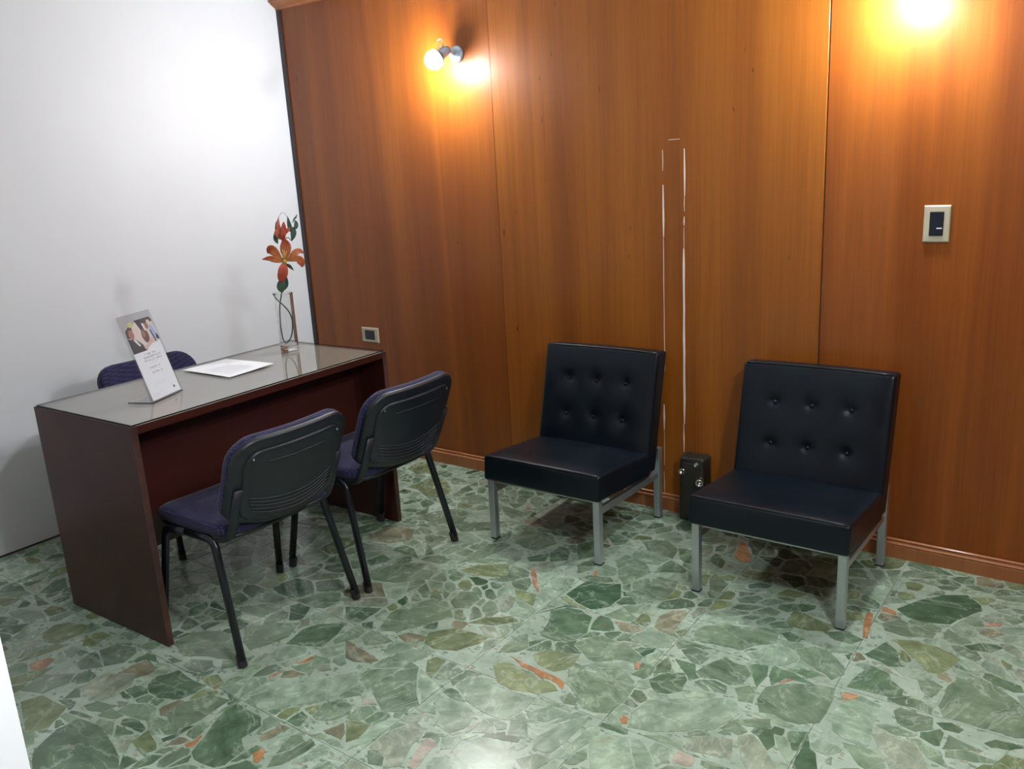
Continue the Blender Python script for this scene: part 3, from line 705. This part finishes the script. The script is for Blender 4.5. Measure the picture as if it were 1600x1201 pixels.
# ------------------------------------------------------------------ armchairs
def make_armchair(label):
    t = thing('lounge_chair', label, 'armchair', group='black lounge chairs along the wooden wall')
    HW = .270
    # legs and rails of square satin tube
    for s in (-1, 1):
        for (y, h) in ((-.255, .262), (.252, .315)):
            lg = obj('leg', box_bm((s * .247 - .014, s * .247 + .014, y - .014, y + .014, .004, h), bevel=.0022), M['chrome'], t)
            obj('foot_pad', box_bm((s * .247 - .0145, s * .247 + .0145, y - .0145, y + .0145, .0006, .006)), M['rubber'], lg)
        b = box_bm((s * .247 - .010, s * .247 + .010, -.241, .238, -.013, .013), bevel=.002)
        bmesh.ops.rotate(b, verts=b.verts[:], cent=(0, 0, 0), matrix=Matrix.Rotation(math.radians(-2.0), 3, 'X'))
        bmesh.ops.translate(b, verts=b.verts[:], vec=(0, 0, .205))
        obj('side_rail', b, M['chrome'], t)
    obj('front_rail', box_bm((-.233, .233, -.246, -.226, .242, .2545), bevel=.002), M['chrome'], t)
    obj('rear_rail', box_bm((-.233, .233, .244, .264, .200, .226), bevel=.002), M['chrome'], t)
    # seat
    SD, SH = .425, .103
    ang = math.radians(-5.0)
    def seat_fn(p):
        x, y, z = p
        if z > 0:
            k = min(1, z / (SH / 2)); z += k * .012 * max(0, 1 - (x / HW) ** 4) * max(0, 1 - (y / (SD / 2)) ** 4)
        # soft front face
        if y < -SD / 2 + .02: y -= .006 * max(0, 1 - (x / HW) ** 2) * max(0, 1 - (z / (SH / 2)) ** 2)
        yy = y * math.cos(ang) - z * math.sin(ang); zz = y * math.sin(ang) + z * math.cos(ang)
        return (x, yy - .068, zz + .2945)
    obj('seat', rbox(2 * HW, SD, SH, .013, 22, seat_fn), M['leather'], t, True)
    lp = [(x, -SD / 2 + .004, SH / 2 - .002) for x in np.linspace(-HW + .01, HW - .01, 14)]
    obj('piping', tube([seat_fn((x, y, z + .0005)) for (x, y, z) in lp], .0042, n=8), M['piping'], t, True)
    # back
    BH, BT = .500, .086
    a2 = math.radians(14.0)
    btn = [(HW * fx, BH / 2 - .425 * fz) for fz in (.33, .69) for fx in (-.51, -.01, .50)]
    def back_raw(p):
        x, y, z = p
        ca, sa = math.cos(a2), math.sin(a2)
        return (x, .2235 + y * ca + (z - BH / 2) * sa + .043, .7365 - y * sa * .4 + (z - BH / 2) * ca - .012)
    def back_fn(p):
        x, y, z = p
        if y < -BT / 2 + .012:
            e = max(0, 1 - (x / HW) ** 6) * max(0, 1 - (z / (BH / 2)) ** 6)
            y -= .010 * e
            for (bx, bz) in btn:
                d2 = (x - bx) ** 2 + ((z - bz) * 1.0) ** 2
                y += .0085 * math.exp(-d2 / (2 * .012 ** 2)) + .007 * math.exp(-d2 / (2 * .034 ** 2))
        if z > BH / 2 - .012: z += .004 * max(0, 1 - (x / HW) ** 2)
        return back_raw((x, y, z))
    bk = obj('backrest', rbox(2 * HW, BT, BH, .013, 56, back_fn), M['leather'], t, True)
    obj('piping', tube([back_fn((x, -BT / 2 + .003, BH / 2 - .003)) for x in np.linspace(-HW + .01, HW - .01, 14)], .0042, n=8), M['piping'], t, True)
    for (bx, bz) in btn:
        me_ = lathe([(.0001, .004), (.005, .0032), (.0075, .001), (.008, -.003)], 12, False, True)
        pos = Vector(back_raw((bx, -BT / 2 + .0025, bz)))
        obj('button', xform(me_, Matrix.Translation(pos) @ Matrix.Rotation(math.radians(90) - a2, 4, 'X')), M['leather'], bk, True)
    return t
ar = make_armchair('black leatherette buttoned lounge chair left of the pipe box, nearer the desk')
ar.location = (1.978, -.357, 0); ar.rotation_euler = (0, 0, .012)
a2_ = copy_tree(ar); a2_['label'] = 'black leatherette buttoned lounge chair under the light switch, right of the pipe box'
a2_.location = (2.876, -.356, 0); a2_.rotation_euler = (0, 0, .002)

# ------------------------------------------------------------------ things on the desk
# slanted clear sign holder with a notice
BL = Vector((1.103, -1.654, ZT + .0006)); e1 = Vector((-.40141192, .91589763, 0)); n1 = Vector((.91589763, .40141192, 0))
lean = math.radians(16); up = Vector((0, 0, 1)) * math.cos(lean) - n1 * math.sin(lean); nf = n1 * math.cos(lean) + Vector((0, 0, 1)) * math.sin(lean)
SW, SHt = .177, .31
sg = thing('sign_holder', 'slanted clear acrylic stand holding a printed notice on the glass-topped desk', 'sign', BL)
def face(a, b, d): return e1 * a + up * b + nf * d
def slab(a0, a1, b0, b1, d0, d1):
    V = [face(a, b, d) for d in (d0, d1) for (a, b) in ((a0, b0), (a1, b0), (a1, b1), (a0, b1))]
    me = pyd(V, [(0, 3, 2, 1), (4, 5, 6, 7), (0, 1, 5, 4), (1, 2, 6, 5), (2, 3, 7, 6), (3, 0, 4, 7)])
    return me
obj('front_sheet', slab(0, SW, 0, SHt, 0, .0015), M['acrylic'], sg)
obj('back_sheet', slab(0, SW, .004, SHt, -.0045, -.003), M['acrylic'], sg)
def foot_pt(a, b, z): return e1 * a - n1 * b + Vector((0, 0, z))
V = [foot_pt(a, b, z) for z in (0.0, .0025) for (a, b) in ((0, -.002), (SW, -.002), (SW, .095), (0, .095))]
obj('foot', pyd(V, [(0, 1, 2, 3), (4, 7, 6, 5), (0, 4, 5, 1), (1, 5, 6, 2), (2, 6, 7, 3), (3, 7, 4, 0)]), M['acrylic'], sg)
obj('front_edge', slab(0, SW, -.0005, .0022, -.004, .0018), M['pane_edge'], sg)
obj('foot_edge', pyd([foot_pt(a, b, z) for z in (0.0, .0025) for (a, b) in ((-.0004, -.002), (.0008, -.002), (.0008, .095), (-.0004, .095))], [(0, 1, 2, 3), (4, 7, 6, 5), (0, 4, 5, 1), (1, 5, 6, 2), (2, 6, 7, 3), (3, 7, 4, 0)]), M['pane_edge'], sg)
ins = obj('notice', slab(.012, SW - .006, .006, .235, -.0026, -.0006), M['paper'], sg)
# the flat colour picture at the head of the notice
PV, PF, PC = [], [], []
def patch(pts, col, lay):
    k = len(PV)
    for (a, b) in pts:
        PV.append(face(.012 + a * (SW - .018), .175 + b * .110, -.0005 + lay * .00008)); PC.append((*col, 1))
    PF.append(tuple(range(k, k + len(pts))))
def ell(cx, cy, rx, ry, q=14): return [(cx + rx * math.cos(2 * PI * t / q), cy + ry * math.sin(2 * PI * t / q)) for t in range(q)]
patch([(0, 0), (1, 0), (1, .55), (.93, 1), (.45, 1), (.33, .86), (.1, .86), (0, .62)], (.72, .66, .63), 0)
patch([(0, 0), (.46, 0), (.40, .22), (.25, .42), (0, .50)], (.075, .075, .085), 1)
patch([(0, .5), (.02, .75), (.16, .86), (.26, .80), (.2, .5)], (.10, .09, .09), 1)
patch([(.40, 1), (.93, 1), (.99, .86), (.62, .72), (.50, .80)], (.085, .085, .095), 1)
patch([(.42, .98), (.60, .98), (.62, .62), (.54, .58)], (.06, .055, .065), 2)
patch([(.27, .78), (.42, .80), (.46, .40), (.40, .22), (.25, .42)], (.74, .62, .56), 2)
patch(ell(.17, .60, .085, .15), (.42, .20, .15), 3)
patch([(.16, .42), (.24, .42), (.33, .2), (.28, .18)], (.78, .74, .78), 3)
patch(ell(.59, .46, .115, .24), (.20, .105, .075), 3)
patch(ell(.56, .52, .05, .12), (.36, .22, .18), 4)
patch([(.60, .86), (.68, .84), (.70, .62), (.64, .60)], (.80, .78, .82), 4)
patch(ell(.74, .74, .06, .11), (.36, .16, .10), 5)
patch(ell(.84, .84, .06, .09), (.76, .62, .52), 4)
patch([(.80, .74), (.90, .74), (1, .30), (.86, .26)], (.40, .50, .74), 4)
patch([(.78, .60), (.82, .60), (.88, .20), (.84, .18)], (.09, .10, .13), 5)
patch([(.94, .45), (1, .34), (1, .22), (.90, .26)], (.06, .08, .12), 5)
patch([(.40, .10), (.58, .22), (.76, .36), (.80, .24), (.66, .08), (.46, .02)], (.70, .48, .42), 5)
patch([(.52, .06), (.70, .16), (.98, .18), (1, 0), (.50, 0)], (.83, .84, .85), 6)
patch(ell(.25, .90, .085, .085), (.56, .55, .22), 3)
pm = pyd(PV, PF); set_attr(pm, 'tint', 'FLOAT_COLOR', PC)
obj('printed_picture', pm, M['print'], ins)
# rows of small print, too small to read, drawn as runs of letter-sized strokes
def print_rows(rows, seed, mat_, name):
    r = random.Random(seed); V, F = [], []
    for (b, h, groups) in rows:
        for (a0, a1) in groups:
            a = a0
            while a < a1 - .0015:
                wd = min(r.uniform(.0022, .0036) * (h / .0045), a1 - a)
                for (x0, x1, y0, y1) in ((a, a + wd * .28, b, b + h), (a, a + wd * .75, b + h * r.choice((0, .42, .8)), 0)):
                    if y1 == 0: y1 = y0 + h * .22
                    k = len(V); V += [face(x, y, -.00045) for (x, y) in ((x0, y0), (x1, y0), (x1, y1), (x0, y1))]; F.append((k, k + 1, k + 2, k + 3))
                a += wd
    o = obj(name, pyd(V, F), mat_, ins); o['kind'] = 'stuff'
print_rows([(.160, .006, ((.060, .066), (.074, .096), (.104, .124))), (.149, .006, ((.052, .112), (.116, .134), (.138, .148))), (.138, .006, ((.050, .066), (.070, .084), (.090, .096), (.100, .106), (.114, .134), (.138, .146))),
            (.112, .005, ((.064, .100), (.112, .120))), (.094, .005, ((.064, .082), (.086, .104), (.112, .122)))], 3, M['ink'], 'small_print')
print_rows([(.130, .003, ((.075, .118),)), (.060, .003, ((.05, .13),)), (.052, .003, ((.05, .13),)), (.018, .006, ((.022, .030), (.034, .062)))], 5, M['faint'], 'faint_print')
k = [face(a, b, -.00045) for (a, b) in ((.137, .030), (.150, .030), (.146, .021), (.141, .021))]
obj('emblem', pyd(k, [(0, 1, 2, 3)]), M['ink'], ins)

# sheet of paper
pa = [(1.037, -1.294), (1.018, -1.072), (.726, -1.085), (.735, -1.302)]
V, F = [], []
n = 8
for i in range(n + 1):
    for j in range(n + 1):
        s, q = i / n, j / n
        x = (pa[0][0] * (1 - s) + pa[3][0] * s) * (1 - q) + (pa[1][0] * (1 - s) + pa[2][0] * s) * q
        y = (pa[0][1] * (1 - s) + pa[3][1] * s) * (1 - q) + (pa[1][1] * (1 - s) + pa[2][1] * s) * q
        z = .0012 + .003 * q * q * (1 - s) + .0012 * math.sin(3 * s + q)
        V.append((x - .88, y + 1.19, z))
for i in range(n):
    for j in range(n):
        a = i * (n + 1) + j; F.append((a, a + 1, a + n + 2, a + n + 1))
top = len(V); V += [(v[0], v[1], v[2] - .0005) for v in V[:top]]; F += [tuple(top + q for q in f[::-1]) for f in F[:]]
pap = thing('paper_sheet', 'white A4 sheet lying on the glass desk top between sign and vase', 'paper', (.88, -1.19, ZT + .0008))
me_ = pyd(V, F); b = bmesh.new(); b.from_mesh(me_); bmesh.ops.recalc_face_normals(b, faces=b.faces[:]); b.to_mesh(me_); b.free()
obj('sheet', me_, M['paper'], pap, True)
V, F = [], []
for r_ in range(11):
    s0 = .16 + .045 * r_
    for (q0, q1) in ((.14, rng.uniform(.62, .86)),):
        k0 = len(V)
        for (s, q) in ((s0, q0), (s0 + .014, q0), (s0 + .014, q1), (s0, q1)):
            x = (pa[0][0] * (1 - s) + pa[3][0] * s) * (1 - q) + (pa[1][0] * (1 - s) + pa[2][0] * s) * q
            y = (pa[0][1] * (1 - s) + pa[3][1] * s) * (1 - q) + (pa[1][1] * (1 - s) + pa[2][1] * s) * q
            V.append((x - .88, y + 1.19, .0016 + .003 * q * q * (1 - s) + .0012 * math.sin(3 * s + q)))
        F.append((k0, k0 + 1, k0 + 2, k0 + 3))
obj('faint_print', pyd(V, F), M['faint'], pap)['kind'] = 'stuff'

# vase
VX, VY = .839, -.843
vz = ZT + .0006
vase = obj('glass_vase', lathe([(.0365, 0), (.0385, .002), (.0385, .004), (.0386, .10), (.0394, .240), (.0395, .2455), (.0392, .2470), (.0375, .2476), (.0361, .2470), (.0358, .2455), (.0357, .240), (.0348, .10), (.0345, .026), (.0342, .022), (.032, .0175), (.030, .0170), (.0, .0165)], 48, True, False), M['glass'], None, True)
vase.location = (VX, VY, vz)
tag(vase, 'tall clear cylindrical glass vase on the desk near the corner', 'vase')

# artificial lily spray, laid out in the plane of the spray
h_ = Vector((.61905149, .7853504, 0)); nb = Vector((.7853504, -.61905149, 0))
def sp3(a, z, d=0.0): return h_ * (a + .004) + nb * d + Vector((0, 0, z))
lily = thing('lily_spray', 'artificial orange lily spray with green leaves standing in the glass vase', 'flower', (VX, VY, vz))
lily_off = 0
stem = [(-.046, .250, .012), (-.030, .222, .010), (.004, .178, .004), (.020, .135, -.004), (.018, .09, -.008), (.006, .050, -.006), (-.014, .030, 0), (-.026, .045, .004), (-.030, .09, .004), (-.029, .14, 0), (-.022, .20, -.002), (-.008, .252, 0), (-.002, .30, .002), (.010, .36, 0), (.018, .42, -.002), (.020, .48, -.002), (.022, .52, 0)]
def smooth_path(P, k=4):
    out = []
    for i in range(len(P) - 1):
        p0 = Vector(P[max(i - 1, 0)]); p1 = Vector(P[i]); p2 = Vector(P[i + 1]); p3 = Vector(P[min(i + 2, len(P) - 1)])
        for q in range(k):
            t = q / k
            out.append(.5 * ((2 * p1) + (p2 - p0) * t + (2 * p0 - 5 * p1 + 4 * p2 - p3) * t * t + (3 * p1 - p0 - 3 * p2 + p3) * t ** 3))
    out.append(Vector(P[-1])); return out
M['stem'] = plain('green_stem', (0.035, 0.055, 0.035), .5)
M['leaf'] = plain('cloth_leaf', (0.045, 0.095, 0.06), .55, var=.3)
obj('stem', tube([sp3(*p) for p in smooth_path(stem)], .0028, n=8), M['stem'], lily, True)
obj('stem', tube([sp3(*p) for p in smooth_path([(.020, .47, 0), (.045, .478, .004), (.057, .465, .006), (.060, .50, .006), (.064, .53, .004)])], .0018, n=6), M['stem'], lily, True)
def blade(path, wd, lift, name, cols, mat_, fold=.25, taper=1.0):
    """Petal or leaf: a ribbon along path (a, z, d), widest at lift, with a central fold; solid."""
    P = [sp3(*p) for p in smooth_path(path, 4)]; n = len(P); V, F, T = [], [], []
    for i, p in enumerate(P):
        t = i / (n - 1); tan = (P[min(i + 1, n - 1)] - P[max(i - 1, 0)]).normalized()
        side = tan.cross(nb)
        if side.length < .25: side = tan.cross(Vector((0, 0, 1)))
        side.normalize(); nrm = side.cross(tan).normalized()
        if nrm.dot(nb) < 0: nrm = -nrm
        ww = wd * max(.04, math.sin(PI * min(1, max(0, t ** (math.log(.5) / math.log(lift)))))) ** 1.05
        for q in (-1, -.5, 0, .5, 1):
            for th in (0, 1):
                V.append(p + side * ww * q + nrm * (fold * ww * abs(q) + th * .0009))
                c0, c1 = cols; k_ = t
                T.append((*[c0[z] * (1 - k_) + c1[z] * k_ for z in range(3)], 1))
    for i in range(n - 1):
        for q in range(4):
            for th in (0, 1):
                a = i * 10 + q * 2 + th; f = (a, a + 2, a + 12, a + 10); F.append(f if th else f[::-1])
        for q in (0, 4):
            a = i * 10 + q * 2; f = (a, a + 1, a + 11, a + 10); F.append(f if q == 0 else f[::-1])
    me = pyd(V, F); set_attr(me, 'tint', 'FLOAT_COLOR', T)
    return obj(name, me, mat_, lily, True)
Y_, O_, D_, K_ = (.52, .19, .035), (.46, .085, .035), (.36, .040, .022), (.52, .16, .09)
cA = (.018, .380, .012)
blade([cA, (-.015, .392, .030), (-.042, .400, .034), (-.072, .398, .030)], .013, .45, 'petal', (Y_, D_), M['petal'])
blade([cA, (.000, .402, .022), (-.018, .425, .026), (-.034, .436, .014), (-.046, .418, .006)], .019, .6, 'petal', (Y_, D_), M['petal'])
blade([cA, (.024, .405, .010), (.030, .445, .004), (.026, .478, .012)], .023, .6, 'petal', (Y_, D_), M['petal'])
blade([cA, (.045, .395, .022), (.066, .415, .026), (.086, .420, .018), (.104, .405, .010)], .014, .5, 'petal', (Y_, K_), M['petal'])
blade([cA, (.048, .385, .034), (.072, .390, .040), (.086, .375, .038), (.088, .352, .030)], .017, .65, 'petal', (Y_, O_), M['petal'])
blade([cA, (.012, .362, .036), (.006, .338, .042), (-.002, .312, .038), (.002, .295, .026)], .021, .5, 'petal', (O_, D_), M['petal'])
for (a, z, d) in ((.006, .425, .035), (.014, .432, .034), (.022, .430, .036), (.030, .424, .036), (.022, .415, .045)):
    obj('stamen', tube([sp3(.019, .386, .014), sp3((a + .019) / 2, (z + .386) / 2 + .002, d * .7), sp3(a, z, d)], .0013, n=6), plain('stamen_yellow', (.68, .50, .16), .6), lily, True)
obj('throat', xform(lathe([(.001, 0), (.006, .006), (.009, .014), (.010, .02)], 12, True, True), Matrix.Translation(sp3(.018, .380, .006)) @ nb.to_track_quat('Z', 'Y').to_matrix().to_4x4()), plain('lily_throat', (.36, .33, .05), .6), lily, True)
bA = (.018, .470, 0)
blade([bA, (.012, .50, .012), (.010, .535, .012), (.016, .566, .004)], .010, .45, 'petal', (O_, K_), M['petal'])
blade([bA, (.026, .50, .014), (.032, .525, .014), (.034, .545, .004)], .011, .5, 'petal', (D_, D_), M['petal'])
blade([bA, (.036, .500, .012), (.050, .512, .010), (.066, .518, .004)], .008, .5, 'petal', (D_, O_), M['petal'])
blade([bA, (.006, .488, .016), (.002, .505, .018), (.010, .520, .012)], .012, .5, 'petal', (K_, O_), M['petal'])
blade([bA, (.024, .485, .020), (.026, .505, .022), (.024, .522, .016)], .012, .5, 'petal', (O_, D_), M['petal'])
G_ = ((.03, .07, .045), (.05, .12, .09))
blade([(-.004, .250, 0), (-.010, .272, .012), (-.004, .295, .014), (.010, .322, .004)], .017, .45, 'leaf', G_, M['leaf'])
blade([(-.002, .256, 0), (.008, .275, -.008), (.014, .300, -.006), (.018, .320, .0)], .013, .45, 'leaf', G_, M['leaf'])
blade([(.014, .37, 0), (.032, .362, .006), (.042, .352, .008), (.052, .338, .004)], .007, .45, 'leaf', G_, M['leaf'])
blade([(.000, .455, 0), (-.006, .475, .004), (-.002, .498, .004), (.006, .52, .0)], .010, .45, 'leaf', G_, M['leaf'])
blade([(.012, .48, -.006), (.004, .505, -.006), (.004, .53, -.004), (.004, .548, -.002)], .008, .45, 'leaf', G_, M['leaf'])
blade([(.057, .462, .006), (.066, .485, .010), (.070, .505, .008), (.068, .522, .002)], .012, .5, 'leaf', G_, M['leaf'])
blade([(.058, .50, .006), (.056, .52, .008), (.054, .545, .006), (.052, .566, .0)], .009, .4, 'leaf', G_, M['leaf'])
blade([(.066, .51, .004), (.080, .518, .008), (.084, .535, .006), (.080, .548, .0)], .009, .5, 'leaf', G_, M['leaf'])
blade([(.068, .535, .002), (.078, .552, .004), (.086, .560, .002), (.092, .572, .0)], .004, .5, 'leaf', G_, M['leaf'])
obj('tendril', tube([sp3(*p) for p in smooth_path([(.012, .555, 0), (.026, .578, .002), (.040, .580, .002), (.052, .560, 0)])], .0008, n=5), M['stem'], lily, True)

# ------------------------------------------------------------------ wall fittings
def plate(x0, x1, z0, z1, name, label, cat, y=0.0, horizontal=False):
    cx, cz = (x0 + x1) / 2, (z0 + z1) / 2; W_, H_ = x1 - x0, z1 - z0
    t = thing(name, label, cat, (cx, y, cz))
    iw, ih = (W_ * .27, H_ * .33) if not horizontal else (W_ * .31, H_ * .33)
    b = bmesh.new()
    # frame with a hole, chamfered
    prof = [(1.0, 0.0), (1.0, .006), (.94, .009)]
    o_ = [(-1, -1), (1, -1), (1, 1), (-1, 1)]; rings = []
    for (f, d) in prof: rings.append([b.verts.new((sx * W_ / 2 * f, -d, sz * H_ / 2 * f)) for (sx, sz) in o_])
    rings.append([b.verts.new((sx * iw, -.0095, sz * ih)) for (sx, sz) in o_]); rings.append([b.verts.new((sx * iw, -.002, sz * ih)) for (sx, sz) in o_])
    for i in range(len(rings) - 1):
        for q in range(4): b.faces.new((rings[i][q], rings[i][(q + 1) % 4], rings[i + 1][(q + 1) % 4], rings[i + 1][q]))
    bmesh.ops.recalc_face_normals(b, faces=b.faces[:])
    obj('frame_plate', b, M['beige'], t)
    return t, iw, ih
sw, iw, ih = plate(3.1745, 3.2555, 1.166, 1.2875, 'light_switch', 'beige light switch with dark rocker on the wooden wall above the right lounge chair', 'switch')
rk = obj('rocker', box_bm((-iw + .001, iw - .001, -.0115, -.001, -ih + .001, ih - .001), bevel=.001), M['darkmod'], sw)
obj('rocker_mark', box_bm((iw * .05, iw * .8, -.0118, -.0113, -ih * .40, -ih * .31)), M['mark'], rk)
ou, iw, ih = plate(.4025, .5255, .611, .690, 'wall_socket', 'beige socket plate with dark centre on the wooden wall above the desk', 'socket', horizontal=True)
md = obj('socket_module', box_bm((-iw + .001, iw - .001, -.0085, -.001, -ih + .001, ih - .001), bevel=.001), M['darkmod'], ou)
for q in (-1, 0, 1):
    obj('pin_hole', box_bm((q * .011 - .0022, q * .011 + .0022, -.0088, -.0084, -.004, .004)), M['rubber'], md)

# dark box with pipe ends low on the wall between the lounge chairs
pb = thing('pipe_box', 'dark metal pipe box with threaded ends low on the wall between lounge chairs', 'pipe fitting', (2.366, -.02, 0))
obj('body', rbox(.112, .085, .283, .012, 6, lambda p: (p[0] * (1 - .03 * (p[2] / .14)), p[1] - .022, p[2] + .1425)), M['valve'], pb, True)
obj('cover', box_bm((-.036, .040, -.069, -.062, .03, .262), bevel=.003), M['valve'], pb)
def ring(x, z, d0, d1, r, tilt=0.0, name='pipe_end'):
    me_ = lathe([(r * .62, -.002), (r * .95, 0), (r, .003), (r, .006), (r * .88, .008), (r * .88, .011), (r, .013), (r, .016), (r * .88, .018), (r * .88, d1 - .004), (r, d1 - .002), (r * .96, d1), (r * .62, d1), (r * .60, d1 - .012), (0.0001, d1 - .012)], 20, True, True)
    obj(name, xform(me_, Matrix.Translation((x, d0, z)) @ Matrix.Rotation(tilt, 4, 'Z') @ Matrix.Rotation(PI / 2, 4, 'X')), M['bright'], pb, True)
ring(.040, .196, -.066, .040, .0160, .35)
ring(-.038, .222, -.060, .012, .0125)
ring(.026, .262, -.062, .010, .008)

# ------------------------------------------------------------------ wall lamps
def make_lamp(label):
    t = thing('wall_spotlight', label, 'lamp', group='wall spotlights on the wooden wall')
    obj('wall_plate', xform(lathe([(.038, 0), (.038, .010), (.033, .016), (.012, .018)], 24), Matrix.Rotation(PI / 2, 4, 'X')), M['ceramic'], t, True)
    obj('arm', tube(bend_path([(0, -.012, 0), (0, -.055, .012), (-.010, -.085, .030), (-.016, -.098, .018)], .02), .006, n=10), M['bright'], t, True)
    d = Vector((-.42, -.72, -.52)).normalized(); M4 = Matrix.Translation((-.006, -.088, .002)) @ d.to_track_quat('Z', 'Y').to_matrix().to_4x4()
    obj('socket_cup', xform(lathe([(.006, -.034), (.017, -.031), (.020, -.010), (.024, .018), (.031, .034), (.029, .034), (.022, .018), (.018, -.006), (.0001, -.006)], 24, True, True), M4), M['ceramic'], t, True)
    sh_c = M4 @ Vector((0, 0, .056)); outer = [(.0475 * math.sin(math.radians(q)), .0475 * math.cos(math.radians(q))) for q in range(176, 117, -6)]
    inner = [(.0455 * math.sin(math.radians(q)), .0455 * math.cos(math.radians(q))) for q in range(118, 177, 6)]
    obj('reflector_cup', xform(lathe(outer + inner, 28, False, False), Matrix.Translation(sh_c) @ d.to_track_quat('Z', 'Y').to_matrix().to_4x4()), M['ceramic'], t, True)
    obj('swivel_ring', tube([Vector((-.013, -.098, .040)) + Vector((math.cos(q) * .016, 0, math.sin(q) * .020)) for q in np.linspace(0, 2 * PI, 20)[:-1]], .0025, n=6, closed=True), M['bright'], t, True)
    c = M4 @ Vector((0, 0, .056)); r = .041
    prof = [(max(.0003, r * math.sin(PI * k / 12)), -r * math.cos(PI * k / 12)) for k in range(13)]
    ld = bpy.data.lights.new('beam', 'SPOT'); ld.energy = SPOT; ld.color = (0.86, 0.94, 1.0); ld.spot_size = math.radians(165); ld.spot_blend = 0.9; ld.shadow_soft_size = .036
    lo = bpy.data.objects.new('beam', ld); C.objects.link(lo); lo.parent = t
    lo.location = M4 @ Vector((0, 0, .100)); lo.rotation_euler = (-d).to_track_quat('Z', 'Y').to_euler()
    obj('globe', xform(lathe(prof, 20, True, True), Matrix.Translation(c)), M['bulb'], t, True)
    return t
la = make_lamp('lit wall spotlight left of centre on the wooden wall, near the white wall')
la.location = (1.196, 0, 1.990)
lb = copy_tree(la); lb['label'] = 'lit wall spotlight at the top right of the wooden wall, above the light switch'
lb.location = (3.150, 0, 1.985)

# ceiling globe lamp to the right of the photographer, outside the picture
cl = thing('ceiling_light', 'white opal globe lamp hanging from the ceiling on the entrance side', 'lamp', (4.15, -2.15, RZ - .001))
obj('canopy', lathe([(.0001, 0), (.055, 0), (.055, -.012), (.020, -.030), (.0001, -.030)], 24, False, False), M['white'], cl, False)
obj('stem', tube([(0, 0, -.028), (0, 0, -.085)], .008, n=10), M['bright'], cl, True)
obj('globe', xform(lathe([(max(.0003, .10 * math.sin(PI * k / 14)), -.10 * math.cos(PI * k / 14)) for k in range(15)], 24, True, True), Matrix.Translation((0, 0, -.18))), M['diffuser'], cl, True)

# unseen ceiling spot added to whiten the doorway jamb, outside the picture
ds = thing('added_fill_spot', 'unseen ceiling spot added to brighten the doorway jamb', 'lamp', (3.02, -2.79, RZ - .001), group='added ceiling fill spots')
obj('rim', lathe([(.040, 0), (.056, 0), (.056, -.006), (.052, -.010), (.040, -.006)], 24, False, False), M['white'], ds)
obj('lens', lathe([(.0001, -.001), (.040, -.001), (.040, -.003), (.0001, -.003)], 24, False, False), M['lens'], ds)
ld = bpy.data.lights.new('added_fill_beam', 'SPOT'); ld.energy = 520; ld.color = (0.95, 0.98, 1.0); ld.spot_size = math.radians(30); ld.spot_blend = .8; ld.shadow_soft_size = .03
lo = bpy.data.objects.new('added_fill_beam', ld); C.objects.link(lo); lo.parent = ds; lo.location = (0, 0, -.02)
lo.rotation_euler = Vector((.59, 0, 1.5)).to_track_quat('Z', 'Y').to_euler()
d2_ = copy_tree(ds); d2_['label'] = 'unseen ceiling spot added to brighten the open floor'  # second added spot, lifts the foreground floor but not the wooden wall
d2_.location = (2.75, -2.05, RZ - .001)
for c_ in d2_.children:
    if c_.type == 'LIGHT':
        c_.data = c_.data.copy(); c_.data.energy = 120; c_.data.spot_size = math.radians(96); c_.data.spot_blend = 1.0
        c_.rotation_euler = (0, 0, 0)
